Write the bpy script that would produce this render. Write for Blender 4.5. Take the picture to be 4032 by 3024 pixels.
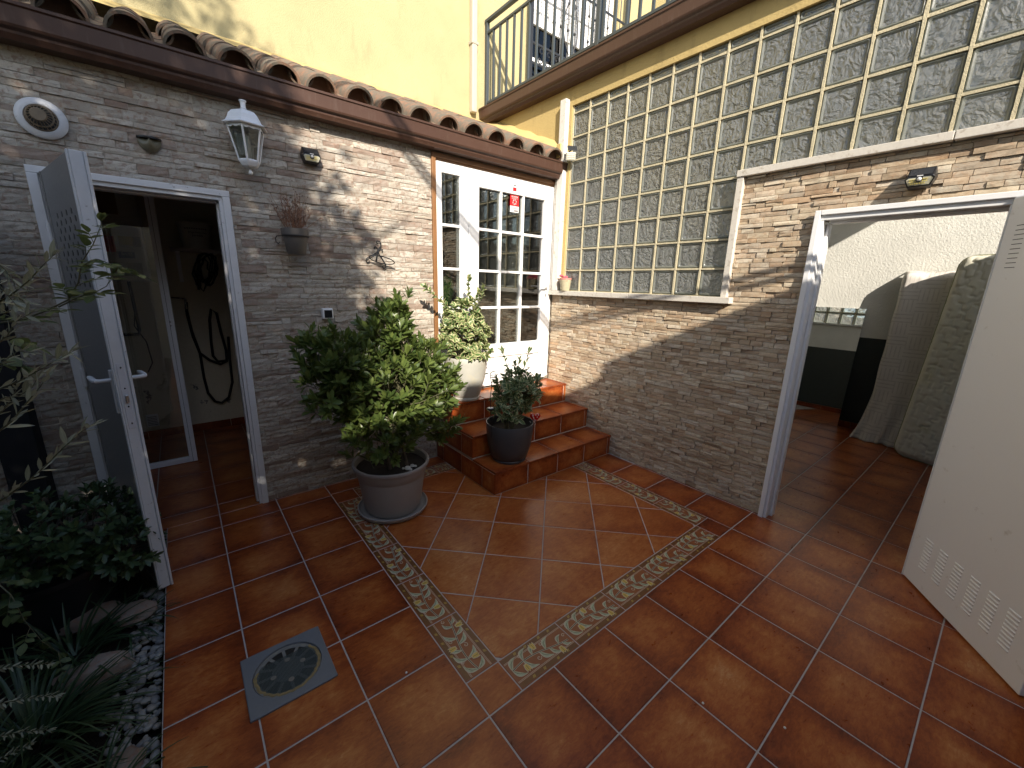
import bpy, bmesh, math, random
from mathutils import Vector, Matrix, noise

# ------------------------------------------------------------------ scene, camera, light
for o in list(bpy.data.objects):
    bpy.data.objects.remove(o)
S = bpy.context.scene
COL = S.collection
rad = math.radians
V = Vector

CAM = V((-0.7034, -0.9423, 1.5632))
_yaw, _pit, _rol, FPX = rad(39.19624), rad(13.80789), rad(1.54226), 1601.0959
_f = V((math.sin(_yaw) * math.cos(_pit), math.cos(_yaw) * math.cos(_pit), -math.sin(_pit)))
_r0 = V((math.cos(_yaw), -math.sin(_yaw), 0))
_u0 = _r0.cross(_f)
_r = math.cos(_rol) * _r0 + math.sin(_rol) * _u0
_u = -math.sin(_rol) * _r0 + math.cos(_rol) * _u0
cam_d = bpy.data.cameras.new('camera')
cam = bpy.data.objects.new('camera', cam_d)
COL.objects.link(cam)
cam.matrix_world = Matrix(((_r.x, _u.x, -_f.x, CAM.x), (_r.y, _u.y, -_f.y, CAM.y), (_r.z, _u.z, -_f.z, CAM.z), (0, 0, 0, 1)))
cam_d.sensor_width = 36.0
cam_d.sensor_fit = 'HORIZONTAL'
cam_d.lens = FPX / 4032 * 36
cam_d.clip_start = 0.03
cam_d.clip_end = 400
S.camera = cam

SUN = V((0.47, 1.0, -0.66)).normalized()          # the way the light travels
W = bpy.data.worlds.new('World')
S.world = W
W.use_nodes = True
nt = W.node_tree
nt.nodes.clear()
sky = nt.nodes.new('ShaderNodeTexSky')
sky.sky_type = 'NISHITA'
sky.sun_disc = False
sky.sun_elevation = math.asin(-SUN.z)
sky.sun_rotation = math.atan2(-SUN.x, -SUN.y)
bg = nt.nodes.new('ShaderNodeBackground')
bg.inputs[1].default_value = 0.15
out = nt.nodes.new('ShaderNodeOutputWorld')
nt.links.new(sky.outputs[0], bg.inputs[0])
nt.links.new(bg.outputs[0], out.inputs[0])
sun_d = bpy.data.lights.new('sun', 'SUN')
sun_d.energy = 5.0
sun_d.angle = rad(0.53)
sun_d.color = (1.0, 0.91, 0.79)
sun = bpy.data.objects.new('sun', sun_d)
COL.objects.link(sun)
sun.rotation_euler = SUN.to_track_quat('-Z', 'Y').to_euler()
sun.location = (-3, -8, 8)
S.view_settings.view_transform = 'Standard'
S.view_settings.look = 'None'
S.view_settings.gamma = 1
S.view_settings.exposure = 0.76
S.render.engine = 'CYCLES'
S.cycles.max_bounces = 6
S.cycles.glossy_bounces = 3
S.cycles.transmission_bounces = 4
S.cycles.diffuse_bounces = 3
S.cycles.transparent_max_bounces = 12


def at(ax, val, X, Y):
    """point of the plane ax = val that stands at photograph pixel X, Y (4032 wide)"""
    d = _f * FPX + _r * (X - 2016) - _u * (Y - 1512)
    k = 'xyz'.index(ax)
    return CAM + d * ((val - CAM[k]) / d[k])


def atd(dep, X, Y):
    d = _f * FPX + _r * (X - 2016) - _u * (Y - 1512)
    return CAM + d * (dep / FPX)


T = 0.335          # floor tile
YA = 2.187         # face of the back wall
XB = 2.350         # face of the glass-block wall
random.seed(7)
rnd = random.random
uni = random.uniform

# ------------------------------------------------------------------ mesh helpers
WL = {}            # world location of each thing or part


class MB:
    def __init__(s):
        s.v, s.f, s.m, s.uv, s.rn = [], [], [], {}, {}

    def face(s, idx, mi=0, uv=None, r=None):
        s.f.append(tuple(idx))
        s.m.append(mi)
        if uv is not None:
            s.uv[len(s.f) - 1] = uv
        if r is not None:
            s.rn[len(s.f) - 1] = r

    def add(s, verts, faces, mi=0, uvs=None, r=None):
        b = len(s.v)
        s.v.extend(tuple(p) for p in verts)
        for k, f in enumerate(faces):
            s.face([b + i for i in f], mi, None if uvs is None else [uvs[i] for i in f], r)

    def box(s, x0, x1, y0, y1, z0, z1, mi=0, M=None, r=None):
        p = [V((x, y, z)) for z in (z0, z1) for y in (y0, y1) for x in (x0, x1)]
        if M:
            p = [M @ q for q in p]
        s.add(p, [(0, 2, 3, 1), (4, 5, 7, 6), (0, 1, 5, 4), (2, 6, 7, 3), (0, 4, 6, 2), (1, 3, 7, 5)], mi, r=r)
        return s

    def tube(s, pts, rr, n=8, mi=0, closed=False):
        pts = [V(p) for p in pts]
        if not isinstance(rr, (list, tuple)):
            rr = [rr] * len(pts)
        b = len(s.v)
        N = len(pts)
        prev = None
        for i, p in enumerate(pts):
            if closed:
                t = (pts[(i + 1) % N] - pts[i - 1]).normalized()
            else:
                t = (pts[min(i + 1, N - 1)] - pts[max(i - 1, 0)]).normalized()
            if prev is None:
                a = V((0, 0, 1)) if abs(t.z) < .9 else V((1, 0, 0))
                e = t.cross(a).normalized()
            else:
                e = (prev - t * prev.dot(t)).normalized()
            prev = e
            g = t.cross(e)
            for k in range(n):
                an = 2 * math.pi * k / n
                s.v.append(tuple(p + (e * math.cos(an) + g * math.sin(an)) * rr[i]))
        for i in range(N if closed else N - 1):
            j = (i + 1) % N
            for k in range(n):
                l = (k + 1) % n
                s.face((b + i * n + k, b + i * n + l, b + j * n + l, b + j * n + k), mi)
        if not closed:
            s.face([b + k for k in range(n)][::-1], mi)
            s.face([b + (N - 1) * n + k for k in range(n)], mi)
        return s

    def lathe(s, prof, c=(0, 0, 0), n=32, mi=0, M=None, close=True, a0=0.0):
        b = len(s.v)
        c = V(c)
        for r, z in prof:
            for k in range(n):
                an = a0 + 2 * math.pi * k / n
                p = V((r * math.cos(an), r * math.sin(an), z))
                if M:
                    p = M @ p
                s.v.append(tuple(p + c))
        for i in range(len(prof) - 1):
            for k in range(n):
                l = (k + 1) % n
                s.face((b + i * n + k, b + i * n + l, b + (i + 1) * n + l, b + (i + 1) * n + k), mi)
        if close:
            s.face([b + k for k in range(n)][::-1], mi)
            s.face([b + (len(prof) - 1) * n + k for k in range(n)], mi)
        return s

    def poly(s, pts, th, nrm, mi=0):
        """flat polygon pts, extruded by th along nrm"""
        pts = [V(p) for p in pts]
        n = len(pts)
        nrm = V(nrm) * th
        b = len(s.v)
        s.v.extend(tuple(p) for p in pts)
        s.v.extend(tuple(p + nrm) for p in pts)
        s.face([b + i for i in range(n)][::-1], mi)
        s.face([b + n + i for i in range(n)], mi)
        for i in range(n):
            j = (i + 1) % n
            s.face((b + i, b + j, b + n + j, b + n + i), mi)
        return s

    def mesh(s, name, off=(0, 0, 0)):
        me = bpy.data.meshes.new(name)
        off = V(off)
        me.from_pydata([tuple(V(p) - off) for p in s.v], [], s.f)
        me.polygons.foreach_set('material_index', s.m)
        if s.uv:
            l = me.uv_layers.new(name='UVMap')
            for fi, u in s.uv.items():
                p = me.polygons[fi]
                for k, li in enumerate(p.loop_indices):
                    l.data[li].uv = u[k]
        if s.rn:
            a = me.attributes.new('rnd', 'FLOAT', 'FACE')
            for fi, r in s.rn.items():
                a.data[fi].value = r
        return me

    def center(s):
        lo = V((min(p[i] for p in s.v) for i in range(3)))
        hi = V((max(p[i] for p in s.v) for i in range(3)))
        return (lo + hi) / 2

    def build(s, name, mats, parent=None, smooth=False, bevel=0, seg=2, fixn=True):
        c = s.center()
        me = s.mesh(name, c)
        if fixn:
            bm = bmesh.new()
            bm.from_mesh(me)
            bmesh.ops.recalc_face_normals(bm, faces=bm.faces)
            bm.to_mesh(me)
            bm.free()
        return link(name, me, mats, parent, c, smooth, bevel, seg)


def link(name, me, mats, parent, c, smooth=False, bevel=0, seg=2):
    if not isinstance(mats, (list, tuple)):
        mats = [mats]
    if not me.materials:
        for m in mats:
            me.materials.append(m)
    o = bpy.data.objects.new(name, me)
    COL.objects.link(o)
    if parent:
        o.parent = parent
        o.location = V(c) - WL[parent.name]
    else:
        o.location = c
    WL[o.name] = V(c)
    if smooth:
        me.polygons.foreach_set('use_smooth', [True] * len(me.polygons))
        if smooth == 'auto':
            me.set_sharp_from_angle(angle=rad(38))
    if bevel:
        b = o.modifiers.new('bevel', 'BEVEL')
        b.width = bevel
        b.segments = seg
        b.limit_method = 'ANGLE'
        b.angle_limit = rad(40)
        b.harden_normals = False
    return o


def inst(name, me, parent, M):
    """an object of its own that shares mesh data, placed by a world matrix"""
    o = bpy.data.objects.new(name, me)
    COL.objects.link(o)
    if parent:
        o.parent = parent
        L = M.copy()
        L.translation = M.translation - WL[parent.name]
        o.matrix_local = L
    else:
        o.matrix_local = M
    WL[o.name] = M.translation.copy()
    return o


def tag(o, label=None, cat=None, group=None, kind=None):
    if label:
        o['label'] = label
    if cat:
        o['category'] = cat
    if group:
        o['group'] = group
    if kind:
        o['kind'] = kind
    return o


def thing(name, loc, label, cat, group=None):
    o = bpy.data.objects.new(name, None)
    o.empty_display_size = 0.05
    COL.objects.link(o)
    o.location = loc
    WL[o.name] = V(loc)
    return tag(o, label, cat, group)


# ------------------------------------------------------------------ materials
class NT:
    def __init__(s, name):
        s.mat = bpy.data.materials.new(name)
        s.mat.use_nodes = True
        s.t = s.mat.node_tree
        s.t.nodes.clear()
        s.out = s.n('ShaderNodeOutputMaterial')

    def n(s, typ, props=None, **ins):
        nd = s.t.nodes.new(typ)
        for k, v in (props or {}).items():
            setattr(nd, k, v)
        for k, v in ins.items():
            s.set(nd, k, v)
        return nd

    def set(s, nd, k, v):
        key = int(k[1:]) if k[0] == 'i' and k[1:].isdigit() else k.replace('_', ' ')
        sock = nd.inputs[key]
        if hasattr(v, 'is_linked') or isinstance(v, bpy.types.NodeSocket):
            s.t.links.new(v, sock)
        elif isinstance(v, (tuple, list)) and len(v) == 3 and sock.type == 'RGBA':
            sock.default_value = (*v, 1)
        else:
            sock.default_value = v

    def pos(s):
        return s.n('ShaderNodeNewGeometry').outputs['Position']

    def rnd(s):
        a = s.n('ShaderNodeAttribute', {'attribute_name': 'rnd'}).outputs['Fac']
        b = s.n('ShaderNodeObjectInfo').outputs['Random']
        return s.math('FRACT', s.math('ADD', a, b))

    def math(s, op, a, b=0.0, c=None, clamp=False):
        nd = s.n('ShaderNodeMath', {'operation': op, 'use_clamp': clamp}, i0=a, i1=b)
        if c is not None:
            s.set(nd, 'i2', c)
        return nd.outputs[0]

    def vadd(s, a, b, sc=None):
        if sc is not None:
            b2 = s.n('ShaderNodeVectorMath', {'operation': 'SCALE'}, i0=(3.1, 7.7, 5.3))
            s.set(b2, 'Scale', s.math('MULTIPLY', b, sc))
            b = b2.outputs[0]
        return s.n('ShaderNodeVectorMath', {'operation': 'ADD'}, i0=a, i1=b).outputs[0]

    def map(s, v, scale=(1, 1, 1), rot=(0, 0, 0)):
        return s.n('ShaderNodeMapping', None, Vector=v, Scale=scale, Rotation=rot).outputs[0]

    def noise(s, v, scale, detail=4, rough=.55, dist=0.0):
        return s.n('ShaderNodeTexNoise', None, Vector=v, Scale=scale, Detail=detail, Roughness=rough, Distortion=dist).outputs['Fac']

    def vor(s, v, scale, feat='F1', out='Distance'):
        return s.n('ShaderNodeTexVoronoi', {'feature': feat}, Vector=v, Scale=scale).outputs[out]

    def ramp(s, f, stops, interp='LINEAR'):
        nd = s.n('ShaderNodeValToRGB', None, Fac=f)
        cr = nd.color_ramp
        cr.interpolation = interp
        while len(cr.elements) < len(stops):
            cr.elements.new(0.5)
        for e, (p, c) in zip(cr.elements, stops):
            e.position = p
            if isinstance(c, (int, float)):
                c = (c, c, c)
            e.color = (*c, 1)
        return nd.outputs[0]

    def mix(s, f, a, b, mode='MIX'):
        nd = s.n('ShaderNodeMix', {'data_type': 'RGBA', 'blend_type': mode})
        s.set(nd, 'i0', f)
        s.set(nd, 'i6', a)
        s.set(nd, 'i7', b)
        return nd.outputs[2]

    def bump(s, h, st=.3, d=.002, n=None):
        nd = s.n('ShaderNodeBump', None, Height=h, Strength=st, Distance=d)
        if n is not None:
            s.set(nd, 'Normal', n)
        return nd.outputs[0]

    def princ(s, col, rough=.5, nrm=None, spec=.5, metal=0.0, **kw):
        nd = s.n('ShaderNodeBsdfPrincipled', None, Base_Color=col, Roughness=rough, Metallic=metal)
        nd.inputs['Specular IOR Level'].default_value = spec
        if nrm is not None:
            s.set(nd, 'Normal', nrm)
        for k, v in kw.items():
            s.set(nd, k, v)
        return nd.outputs[0]

    def end(s, sh):
        s.t.links.new(sh, s.out.inputs[0])
        return s.mat


def simple(name, col, rough=.5, var=.12, scale=40, bump=0.0, metal=0.0, spec=.5, dirt=None):
    """a plain colour with a little unevenness, fine grain and optional dirt"""
    m = NT(name)
    p = m.pos()
    f = m.noise(p, scale, 5)
    c = m.mix(m.math('MULTIPLY', f, 1.0), tuple(x * (1 - var) for x in col), tuple(min(1, x * (1 + var)) for x in col))
    if dirt:
        g = m.ramp(m.noise(p, dirt[1], 6, .65), [(dirt[2], 0.0), (dirt[2] + .12, 1.0)])
        c = m.mix(g, c, dirt[0])
    r = m.math('ADD', m.math('MULTIPLY', m.noise(p, scale * .4, 3), .2), rough - .1)
    n = m.bump(f, bump, .002) if bump else None
    return m.end(m.princ(c, r, n, spec, metal))


def mat_stone(name, cols, veins, vein_amt, bumpst, dark=.25):
    m = NT(name)
    p = m.pos()
    r = m.rnd()
    q = m.vadd(p, r, 9.0)
    base = m.ramp(r, [(i / (len(cols) - 1), c) for i, c in enumerate(cols)])
    n1 = m.noise(q, 9, 6, .6)
    n2 = m.noise(q, 42, 6, .65, .6)
    n3 = m.noise(m.map(q, (1, 1, 2.4)), 120, 4, .6)
    c = m.mix(m.ramp(n1, [(.35, 0.0), (.68, 1.0)]), base, m.mix(1.0, base, (.80, .76, .72), 'MULTIPLY'))
    c = m.mix(m.math('MULTIPLY', m.ramp(n2, [(.49, 0.0), (.64, 1.0)]), vein_amt), c, veins)
    c = m.mix(m.math('MULTIPLY', m.ramp(n3, [(.55, 0.0), (.75, 1.0)]), dark), c, (.16, .12, .095))
    h = m.math('ADD', m.math('MULTIPLY', n2, .6), m.math('MULTIPLY', n3, .4))
    return m.end(m.princ(c, .72, m.bump(h, bumpst, .004), .3))


STONE_A = mat_stone('stone_panel_grey_beige', [(.43, .40, .345), (.52, .49, .425), (.37, .33, .275), (.56, .52, .445), (.46, .43, .37), (.30, .23, .185), (.49, .45, .375)], (.25, .16, .115), .78, .85, .52)
STONE_B = mat_stone('stone_split_tan', [(.57, .465, .325), (.46, .365, .255), (.66, .575, .43), (.38, .275, .18), (.62, .545, .43), (.52, .37, .235), (.68, .615, .485), (.48, .405, .31)], (.36, .215, .125), .45, .6, .30)


def mat_tile():
    m = NT('terracotta_glazed')
    p = m.pos()
    r = m.rnd()
    q = m.vadd(p, r, 11.0)
    uv = m.n('ShaderNodeUVMap').outputs[0]
    sx = m.n('ShaderNodeSeparateXYZ', None, Vector=uv)
    du = m.math('ABSOLUTE', m.math('SUBTRACT', sx.outputs[0], .5))
    dv = m.math('ABSOLUTE', m.math('SUBTRACT', sx.outputs[1], .5))
    edge = m.math('MAXIMUM', du, dv)
    n1 = m.noise(q, 4.5, 5, .6, .3)
    n2 = m.noise(m.map(q, (1, 2.2, 1)), 16, 7, .7, .4)
    n3 = m.noise(q, 90, 5, .7)
    a = m.math('ADD', m.math('ADD', m.math('MULTIPLY', n1, .50), .16), m.math('MULTIPLY', n2, .35))
    a = m.math('ADD', a, m.math('MULTIPLY', m.math('SUBTRACT', r, .5), .09))
    a = m.math('SUBTRACT', a, m.math('MULTIPLY', m.ramp(edge, [(.22, 0.0), (.5, 1.0)]), .19))
    n4 = m.noise(m.map(q, (1, 2.6, 1)), 30, 8, .75, .8)
    a = m.math('ADD', a, m.math('MULTIPLY', m.math('SUBTRACT', n4, .5), .50))
    c = m.ramp(a, [(.27, (.105, .018, .006)), (.41, (.215, .042, .010)), (.55, (.33, .082, .018)), (.68, (.43, .145, .038)), (.82, (.53, .26, .105))])
    c = m.mix(m.math('MULTIPLY', m.ramp(n3, [(.57, 0.0), (.74, 1.0)]), .36), c, (.15, .048, .02))
    ro = m.math('ADD', .19, m.math('MULTIPLY', n2, .24))
    hb = m.math('ADD', m.math('MULTIPLY', n1, .8), m.math('MULTIPLY', n3, .12))
    return m.end(m.princ(c, ro, m.bump(hb, .16, .004), .38))


TILE = mat_tile()
GROUT = simple('grout_grey', (.43, .39, .36), .9, .2, 60, .4, dirt=((.26, .19, .15), 7, .60))
GROUT_L = simple('grout_white', (.55, .47, .40), .85, .2, 60, .3)


def mat_stucco(name, col, scale=160, bump=.5, stain=.35):
    m = NT(name)
    p = m.pos()
    n1 = m.noise(p, scale, 5, .6)
    n2 = m.noise(p, 2.2, 5, .6)
    n3 = m.noise(m.map(p, (3, 3, .7)), 3.0, 6, .65)
    c = m.mix(m.ramp(n2, [(.35, 0.0), (.7, 1.0)]), col, tuple(x * .86 for x in col))
    c = m.mix(m.math('MULTIPLY', m.ramp(n3, [(.55, 0.0), (.72, 1.0)]), stain), c, tuple(x * .6 for x in col))
    c = m.mix(m.math('MULTIPLY', n1, .25), c, tuple(x * .75 for x in col))
    return m.end(m.princ(c, .85, m.bump(n1, bump, .006), .2))


YELLOW = mat_stucco('yellow_stucco', (.49, .42, .23), 150, 1.0, .4)
YELLOW_B = mat_stucco('yellow_render', (.53, .40, .17), 70, .5, .65)
MORTAR = mat_stucco('yellow_painted_mortar', (.58, .515, .35), 130, .6, .8)
PLASTER = mat_stucco('rough_white_plaster', (.80, .79, .72), 55, .9, .1)
PLASTER_F = mat_stucco('old_cream_plaster', (.60, .53, .42), 40, .2, .35)
DARKPAINT = simple('dark_green_grey_paint', (.022, .030, .028), .55, .2, 20)
BOUNDARY = mat_stucco('pale_boundary_render', (.46, .46, .46), 90, .4, .3)


def mat_gutter():
    m = NT('brown_painted_metal')
    p = m.pos()
    n1 = m.noise(m.map(p, (1, 1, 1)), 3.5, 5, .65)
    n2 = m.noise(p, 160, 3)
    n3 = m.noise(m.map(p, (14, 14, 1.5)), 4, 5, .6)
    c = m.mix(n1, (.056, .027, .018), (.090, .045, .029))
    c = m.mix(m.math('MULTIPLY', m.ramp(n3, [(.55, 0.0), (.75, 1.0)]), .35), c, (.13, .095, .075))
    return m.end(m.princ(c, m.math('ADD', .34, m.math('MULTIPLY', n1, .25)), m.bump(n2, .08, .001), .45))


GUTTER = mat_gutter()
BROWN_ALU = simple('orange_brown_frame', (.24, .115, .045), .45, .2, 12)
WHITE = simple('white_lacquer', (.80, .80, .79), .32, .03, 30)
WHITE_OLD = simple('old_white_paint', (.66, .66, .66), .45, .08, 25, .15, dirt=((.20, .17, .15), 38, .63))
DOORGREY = simple('white_door_skin', (.84, .84, .83), .40, .04, 300, .14, dirt=((.60, .57, .52), 11, .64))
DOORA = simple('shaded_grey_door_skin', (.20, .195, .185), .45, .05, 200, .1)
ALU = simple('white_aluminium', (.86, .87, .90), .38, .04, 30)
GREYMETAL = simple('grey_iron_paint', (.048, .058, .062), .5, .15, 60, .1)
BLACKMETAL = simple('black_iron', (.018, .019, .022), .5, .3, 60)
RUSTMETAL = simple('dark_rusty_wire', (.035, .024, .02), .6, .3, 80)
BLACKPL = simple('black_plastic', (.012, .012, .013), .35, .1, 60)
BLACKRUB = simple('black_rubber', (.010, .011, .011), .5, .2, 60)
CHROME = simple('steel', (.55, .55, .55), .25, .05, 60, 0, 1.0)
TRAV = simple('travertine_trim', (.60, .56, .49), .6, .12, 70, .35, dirt=((.42, .37, .30), 30, .56))
MARBLE_W = simple('weathered_white_trim', (.66, .63, .57), .65, .12, 45, .4, dirt=((.46, .39, .27), 22, .58))
CLAY = None


def mat_clay():
    m = NT('old_clay_roof_tile')
    p = m.pos()
    r = m.rnd()
    q = m.vadd(p, r, 5.0)
    n1 = m.noise(q, 14, 7, .7)
    n2 = m.noise(q, 50, 6, .7)
    base = m.mix(r, (.25, .135, .085), (.30, .18, .12))
    c = m.mix(m.ramp(n1, [(.38, 0.0), (.55, 1.0)]), base, (.155, .135, .105))
    c = m.mix(m.math('MULTIPLY', m.ramp(n2, [(.55, 0.0), (.70, 1.0)]), .6), c, (.085, .07, .052))
    return m.end(m.princ(c, .85, m.bump(n2, .5, .004), .2))


CLAY = mat_clay()
SOIL = simple('dark_soil', (.022, .016, .012), .95, .5, 70, 1.0)
POT_TAUPE = simple('taupe_plastic_pot', (.31, .285, .265), .5, .1, 14, .04)
POT_WHITE = simple('off_white_pot', (.42, .41, .36), .5, .1, 14, .1, dirt=((.46, .43, .34), 9, .58))
POT_DARK = simple('anthracite_plastic_pot', (.058, .060, .064), .42, .1, 14)
POT_GREYTAUPE = simple('grey_brown_pot', (.12, .105, .09), .5, .1, 14)
PEBBLE = None


def mat_pebble():
    m = NT('pebble')
    r = m.rnd()
    p = m.vadd(m.pos(), r, 5)
    n = m.noise(p, 60, 5)
    c = m.ramp(r, [(0, (.22, .21, .20)), (.3, (.31, .295, .27)), (.6, (.17, .165, .16)), (.8, (.36, .34, .30)), (1, (.25, .21, .165))])
    c = m.mix(m.math('MULTIPLY', n, .4), c, (.14, .13, .12))
    return m.end(m.princ(c, .55, m.bump(n, .2, .002), .4))


PEBBLE = mat_pebble()
ROCK = mat_stone('garden_rock', [(.24, .20, .165), (.30, .25, .21), (.21, .165, .14)], (.26, .13, .085), .7, .9, .4)


def mat_leaf(name, dark, light, back=None, rough=.35, edge=None, transl=.28, edge_w=.33, spec=.45):
    m = NT(name)
    r = m.rnd()
    uv = m.n('ShaderNodeUVMap').outputs[0]
    sx = m.n('ShaderNodeSeparateXYZ', None, Vector=uv)
    du = m.math('ABSOLUTE', m.math('SUBTRACT', sx.outputs[0], .5))
    p = m.pos()
    c = m.mix(r, dark, light)
    n = m.noise(p, 60, 3)
    c = m.mix(m.math('MULTIPLY', n, .3), c, tuple(x * .6 for x in dark))
    vein = m.ramp(du, [(.0, 1.0), (.05, 0.0)])
    c = m.mix(m.math('MULTIPLY', vein, .35), c, tuple(min(1, x * 1.9) for x in light))
    if edge:
        e = m.math('ADD', du, m.math('MULTIPLY', m.math('SUBTRACT', m.noise(p, 110, 2), .5), .28))
        e = m.math('ADD', e, m.math('MULTIPLY', m.math('SUBTRACT', r, .5), .18))
        c = m.mix(m.ramp(e, [(edge_w - .04, 0.0), (edge_w + .03, 1.0)]), c, edge)
    sh = m.princ(c, rough, m.bump(vein, .3, .001), spec)
    tr = m.n('ShaderNodeBsdfTranslucent', None, Color=m.mix(.5, c, tuple(min(1, x * 2.0) for x in light))).outputs[0]
    mx = m.n('ShaderNodeMixShader', None, i0=transl, i1=sh, i2=tr).outputs[0]
    return m.end(mx)


LEAF_PITTO = mat_leaf('leaf_glossy_green', (.055, .095, .026), (.16, .205, .05), rough=.34)
LEAF_DARK = mat_leaf('leaf_dark_green', (.028, .055, .022), (.07, .11, .038), rough=.4, transl=.15)
LEAF_EUON = mat_leaf('leaf_cream_edged', (.075, .150, .045), (.14, .225, .065), rough=.4, edge=(.60, .56, .30), edge_w=.30)
LEAF_EUON2 = mat_leaf('leaf_yellow_edged', (.060, .115, .048), (.115, .18, .075), rough=.4, edge=(.50, .49, .27), edge_w=.34)
LEAF_OLIVE = mat_leaf('leaf_olive', (.20, .21, .14), (.34, .35, .26), rough=.5, transl=.2)
LEAF_ROSE = mat_leaf('leaf_rose', (.05, .08, .025), (.13, .16, .055), rough=.45)
LEAF_GRASS = mat_leaf('leaf_strap', (.018, .040, .016), (.045, .078, .028), rough=.4, transl=.15)
LEAF_TREE = mat_leaf('leaf_tree', (.04, .07, .025), (.08, .12, .04), rough=.5)
BARK = simple('bark_brown', (.10, .075, .055), .9, .3, 60, .8)
TWIG = simple('twig_green_brown', (.11, .105, .055), .7, .2, 60)
DRY = simple('dry_stem', (.26, .13, .075), .8, .3, 60)


def mat_glass_pane(name, tint=(.75, .78, .76), refl=(.9, .9, .9), rough=0.0):
    m = NT(name)
    fr = m.n('ShaderNodeFresnel', None, IOR=1.52).outputs[0]
    k = m.math('ADD', m.math('MULTIPLY', fr, 2.1), .03, clamp=True)
    tr = m.n('ShaderNodeBsdfTransparent', None, Color=tint).outputs[0]
    gl = m.n('ShaderNodeBsdfGlossy', None, Color=refl, Roughness=rough).outputs[0]
    return m.end(m.n('ShaderNodeMixShader', None, i0=k, i1=tr, i2=gl).outputs[0])


PANE = mat_glass_pane('window_glass')
PANE_DARK = mat_glass_pane('tinted_glass', (.55, .56, .55), (.35, .35, .35))


def mat_block(name):
    m = NT(name)
    p = m.pos()
    r = m.rnd()
    q = m.vadd(p, r, 3.0)
    w = m.noise(q, 12, 2, .45, 2.4)
    w2 = m.noise(m.map(q, (1, 1, .55)), 27, 2, .5, 1.4)
    h = m.math('ADD', w, m.math('MULTIPLY', w2, .5))
    nb = m.bump(h, 1.0, .030)
    nb2 = m.bump(h, .5, .02)
    nb3 = m.bump(h, .6, .016)
    dirt = m.noise(p, 45, 5, .7)
    fr = m.n('ShaderNodeFresnel', None, IOR=1.5, Normal=nb2).outputs[0]
    tr = m.n('ShaderNodeBsdfTransparent', None, Color=(.84, .86, .82)).outputs[0]
    tl = m.n('ShaderNodeBsdfTranslucent', None, Color=(.75, .77, .70), Normal=nb).outputs[0]
    df = m.n('ShaderNodeBsdfDiffuse', None, Color=(.39, .395, .38), Normal=nb).outputs[0]
    gl = m.n('ShaderNodeBsdfGlossy', None, Color=(.9, .92, .92), Roughness=.20, Normal=nb3).outputs[0]
    a = m.n('ShaderNodeMixShader', None, i0=.42, i1=tr, i2=tl).outputs[0]
    a = m.n('ShaderNodeMixShader', None, i0=m.math('ADD', .24, m.math('MULTIPLY', m.ramp(dirt, [(.4, 0.0), (.8, 1.0)]), .18)), i1=a, i2=df).outputs[0]
    a = m.n('ShaderNodeMixShader', None, i0=m.math('ADD', m.math('MULTIPLY', fr, .9), .03, clamp=True), i1=a, i2=gl).outputs[0]
    return m.end(a)


BLOCK = mat_block('wavy_glass')
BLOCK_EDGE = None


def mat_block_edge():
    m = NT('glass_block_rim')
    n = m.noise(m.pos(), 60, 4)
    c = m.mix(n, (.13, .14, .125), (.27, .28, .25))
    sh = m.princ(c, .18, m.bump(n, .2, .002), .6)
    tr = m.n('ShaderNodeBsdfTranslucent', None, Color=(.5, .55, .48)).outputs[0]
    return m.end(m.n('ShaderNodeMixShader', None, i0=.35, i1=sh, i2=tr).outputs[0])


BLOCK_EDGE = mat_block_edge()


def mat_mirror():
    m = NT('mirror_silver')
    n = m.noise(m.pos(), 3, 2)
    gl = m.n('ShaderNodeBsdfGlossy', None, Color=m.mix(n, (.86, .87, .86), (.90, .91, .90)), Roughness=.003).outputs[0]
    return m.end(gl)


MIRROR = mat_mirror()


def flat(name, col, rough=.5):
    return simple(name, col, rough, .05, 40)


RED = flat('red_print', (.62, .018, .022), .35)
PAPER = flat('white_print', (.72, .72, .70), .45)
BLACKINK = flat('black_print', (.03, .03, .03), .5)
BLUE = flat('blue_print', (.035, .06, .22), .45)
YELP = flat('yellow_print', (.50, .38, .05), .5)
OCHRE = flat('ochre_print', (.28, .17, .04), .5)

# ------------------------------------------------------------------ the ground and the tiled floor
tag(MB().box(-40, 40, -40, 40, -.4, -.12).build('ground', SOIL), kind='structure')


def mat_soilbed():
    m = NT('garden_soil')
    p = m.pos()
    n = m.noise(p, 22, 7, .7)
    n2 = m.noise(p, 110, 5, .7)
    c = m.mix(n, (.014, .011, .009), (.045, .034, .025))
    c = m.mix(m.ramp(n2, [(.58, 0.0), (.7, 1.0)]), c, (.10, .075, .05))
    return m.end(m.princ(c, .95, m.bump(m.math('ADD', n, n2), 1.0, .02), .1))


GSOIL = mat_soilbed()
gb = MB()
NX, NY = 26, 60
for j in range(NY + 1):
    for i in range(NX + 1):
        x = -3.0 + 2.05 * i / NX
        y = -3.0 + 5.19 * j / NY
        z = -.045 + .03 * noise.noise(V((x * 5, y * 5, 0))) + .012 * noise.noise(V((x * 19, y * 19, 3)))
        z -= .025 * max(0, (x + 1.12) / .17) if x > -1.12 else 0
        gb.v.append((x, y, z))
for j in range(NY):
    for i in range(NX):
        a = j * (NX + 1) + i
        gb.face((a, a + 1, a + NX + 2, a + NX + 1))
tag(gb.build('garden_bed', GSOIL, smooth=True), kind='structure')

bed = MB()
bed.box(-.944, XB + .02, -3.0, YA + .02, -.10, -.0020)
bed.box(XB + .02, 5.36, -2.1, 2.4, -.10, -.0020)
bed.box(-2.1, .25, YA + .02, 4.22, -.10, -.0020)
floor = tag(bed.build('floor', GROUT), kind='structure')


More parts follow.
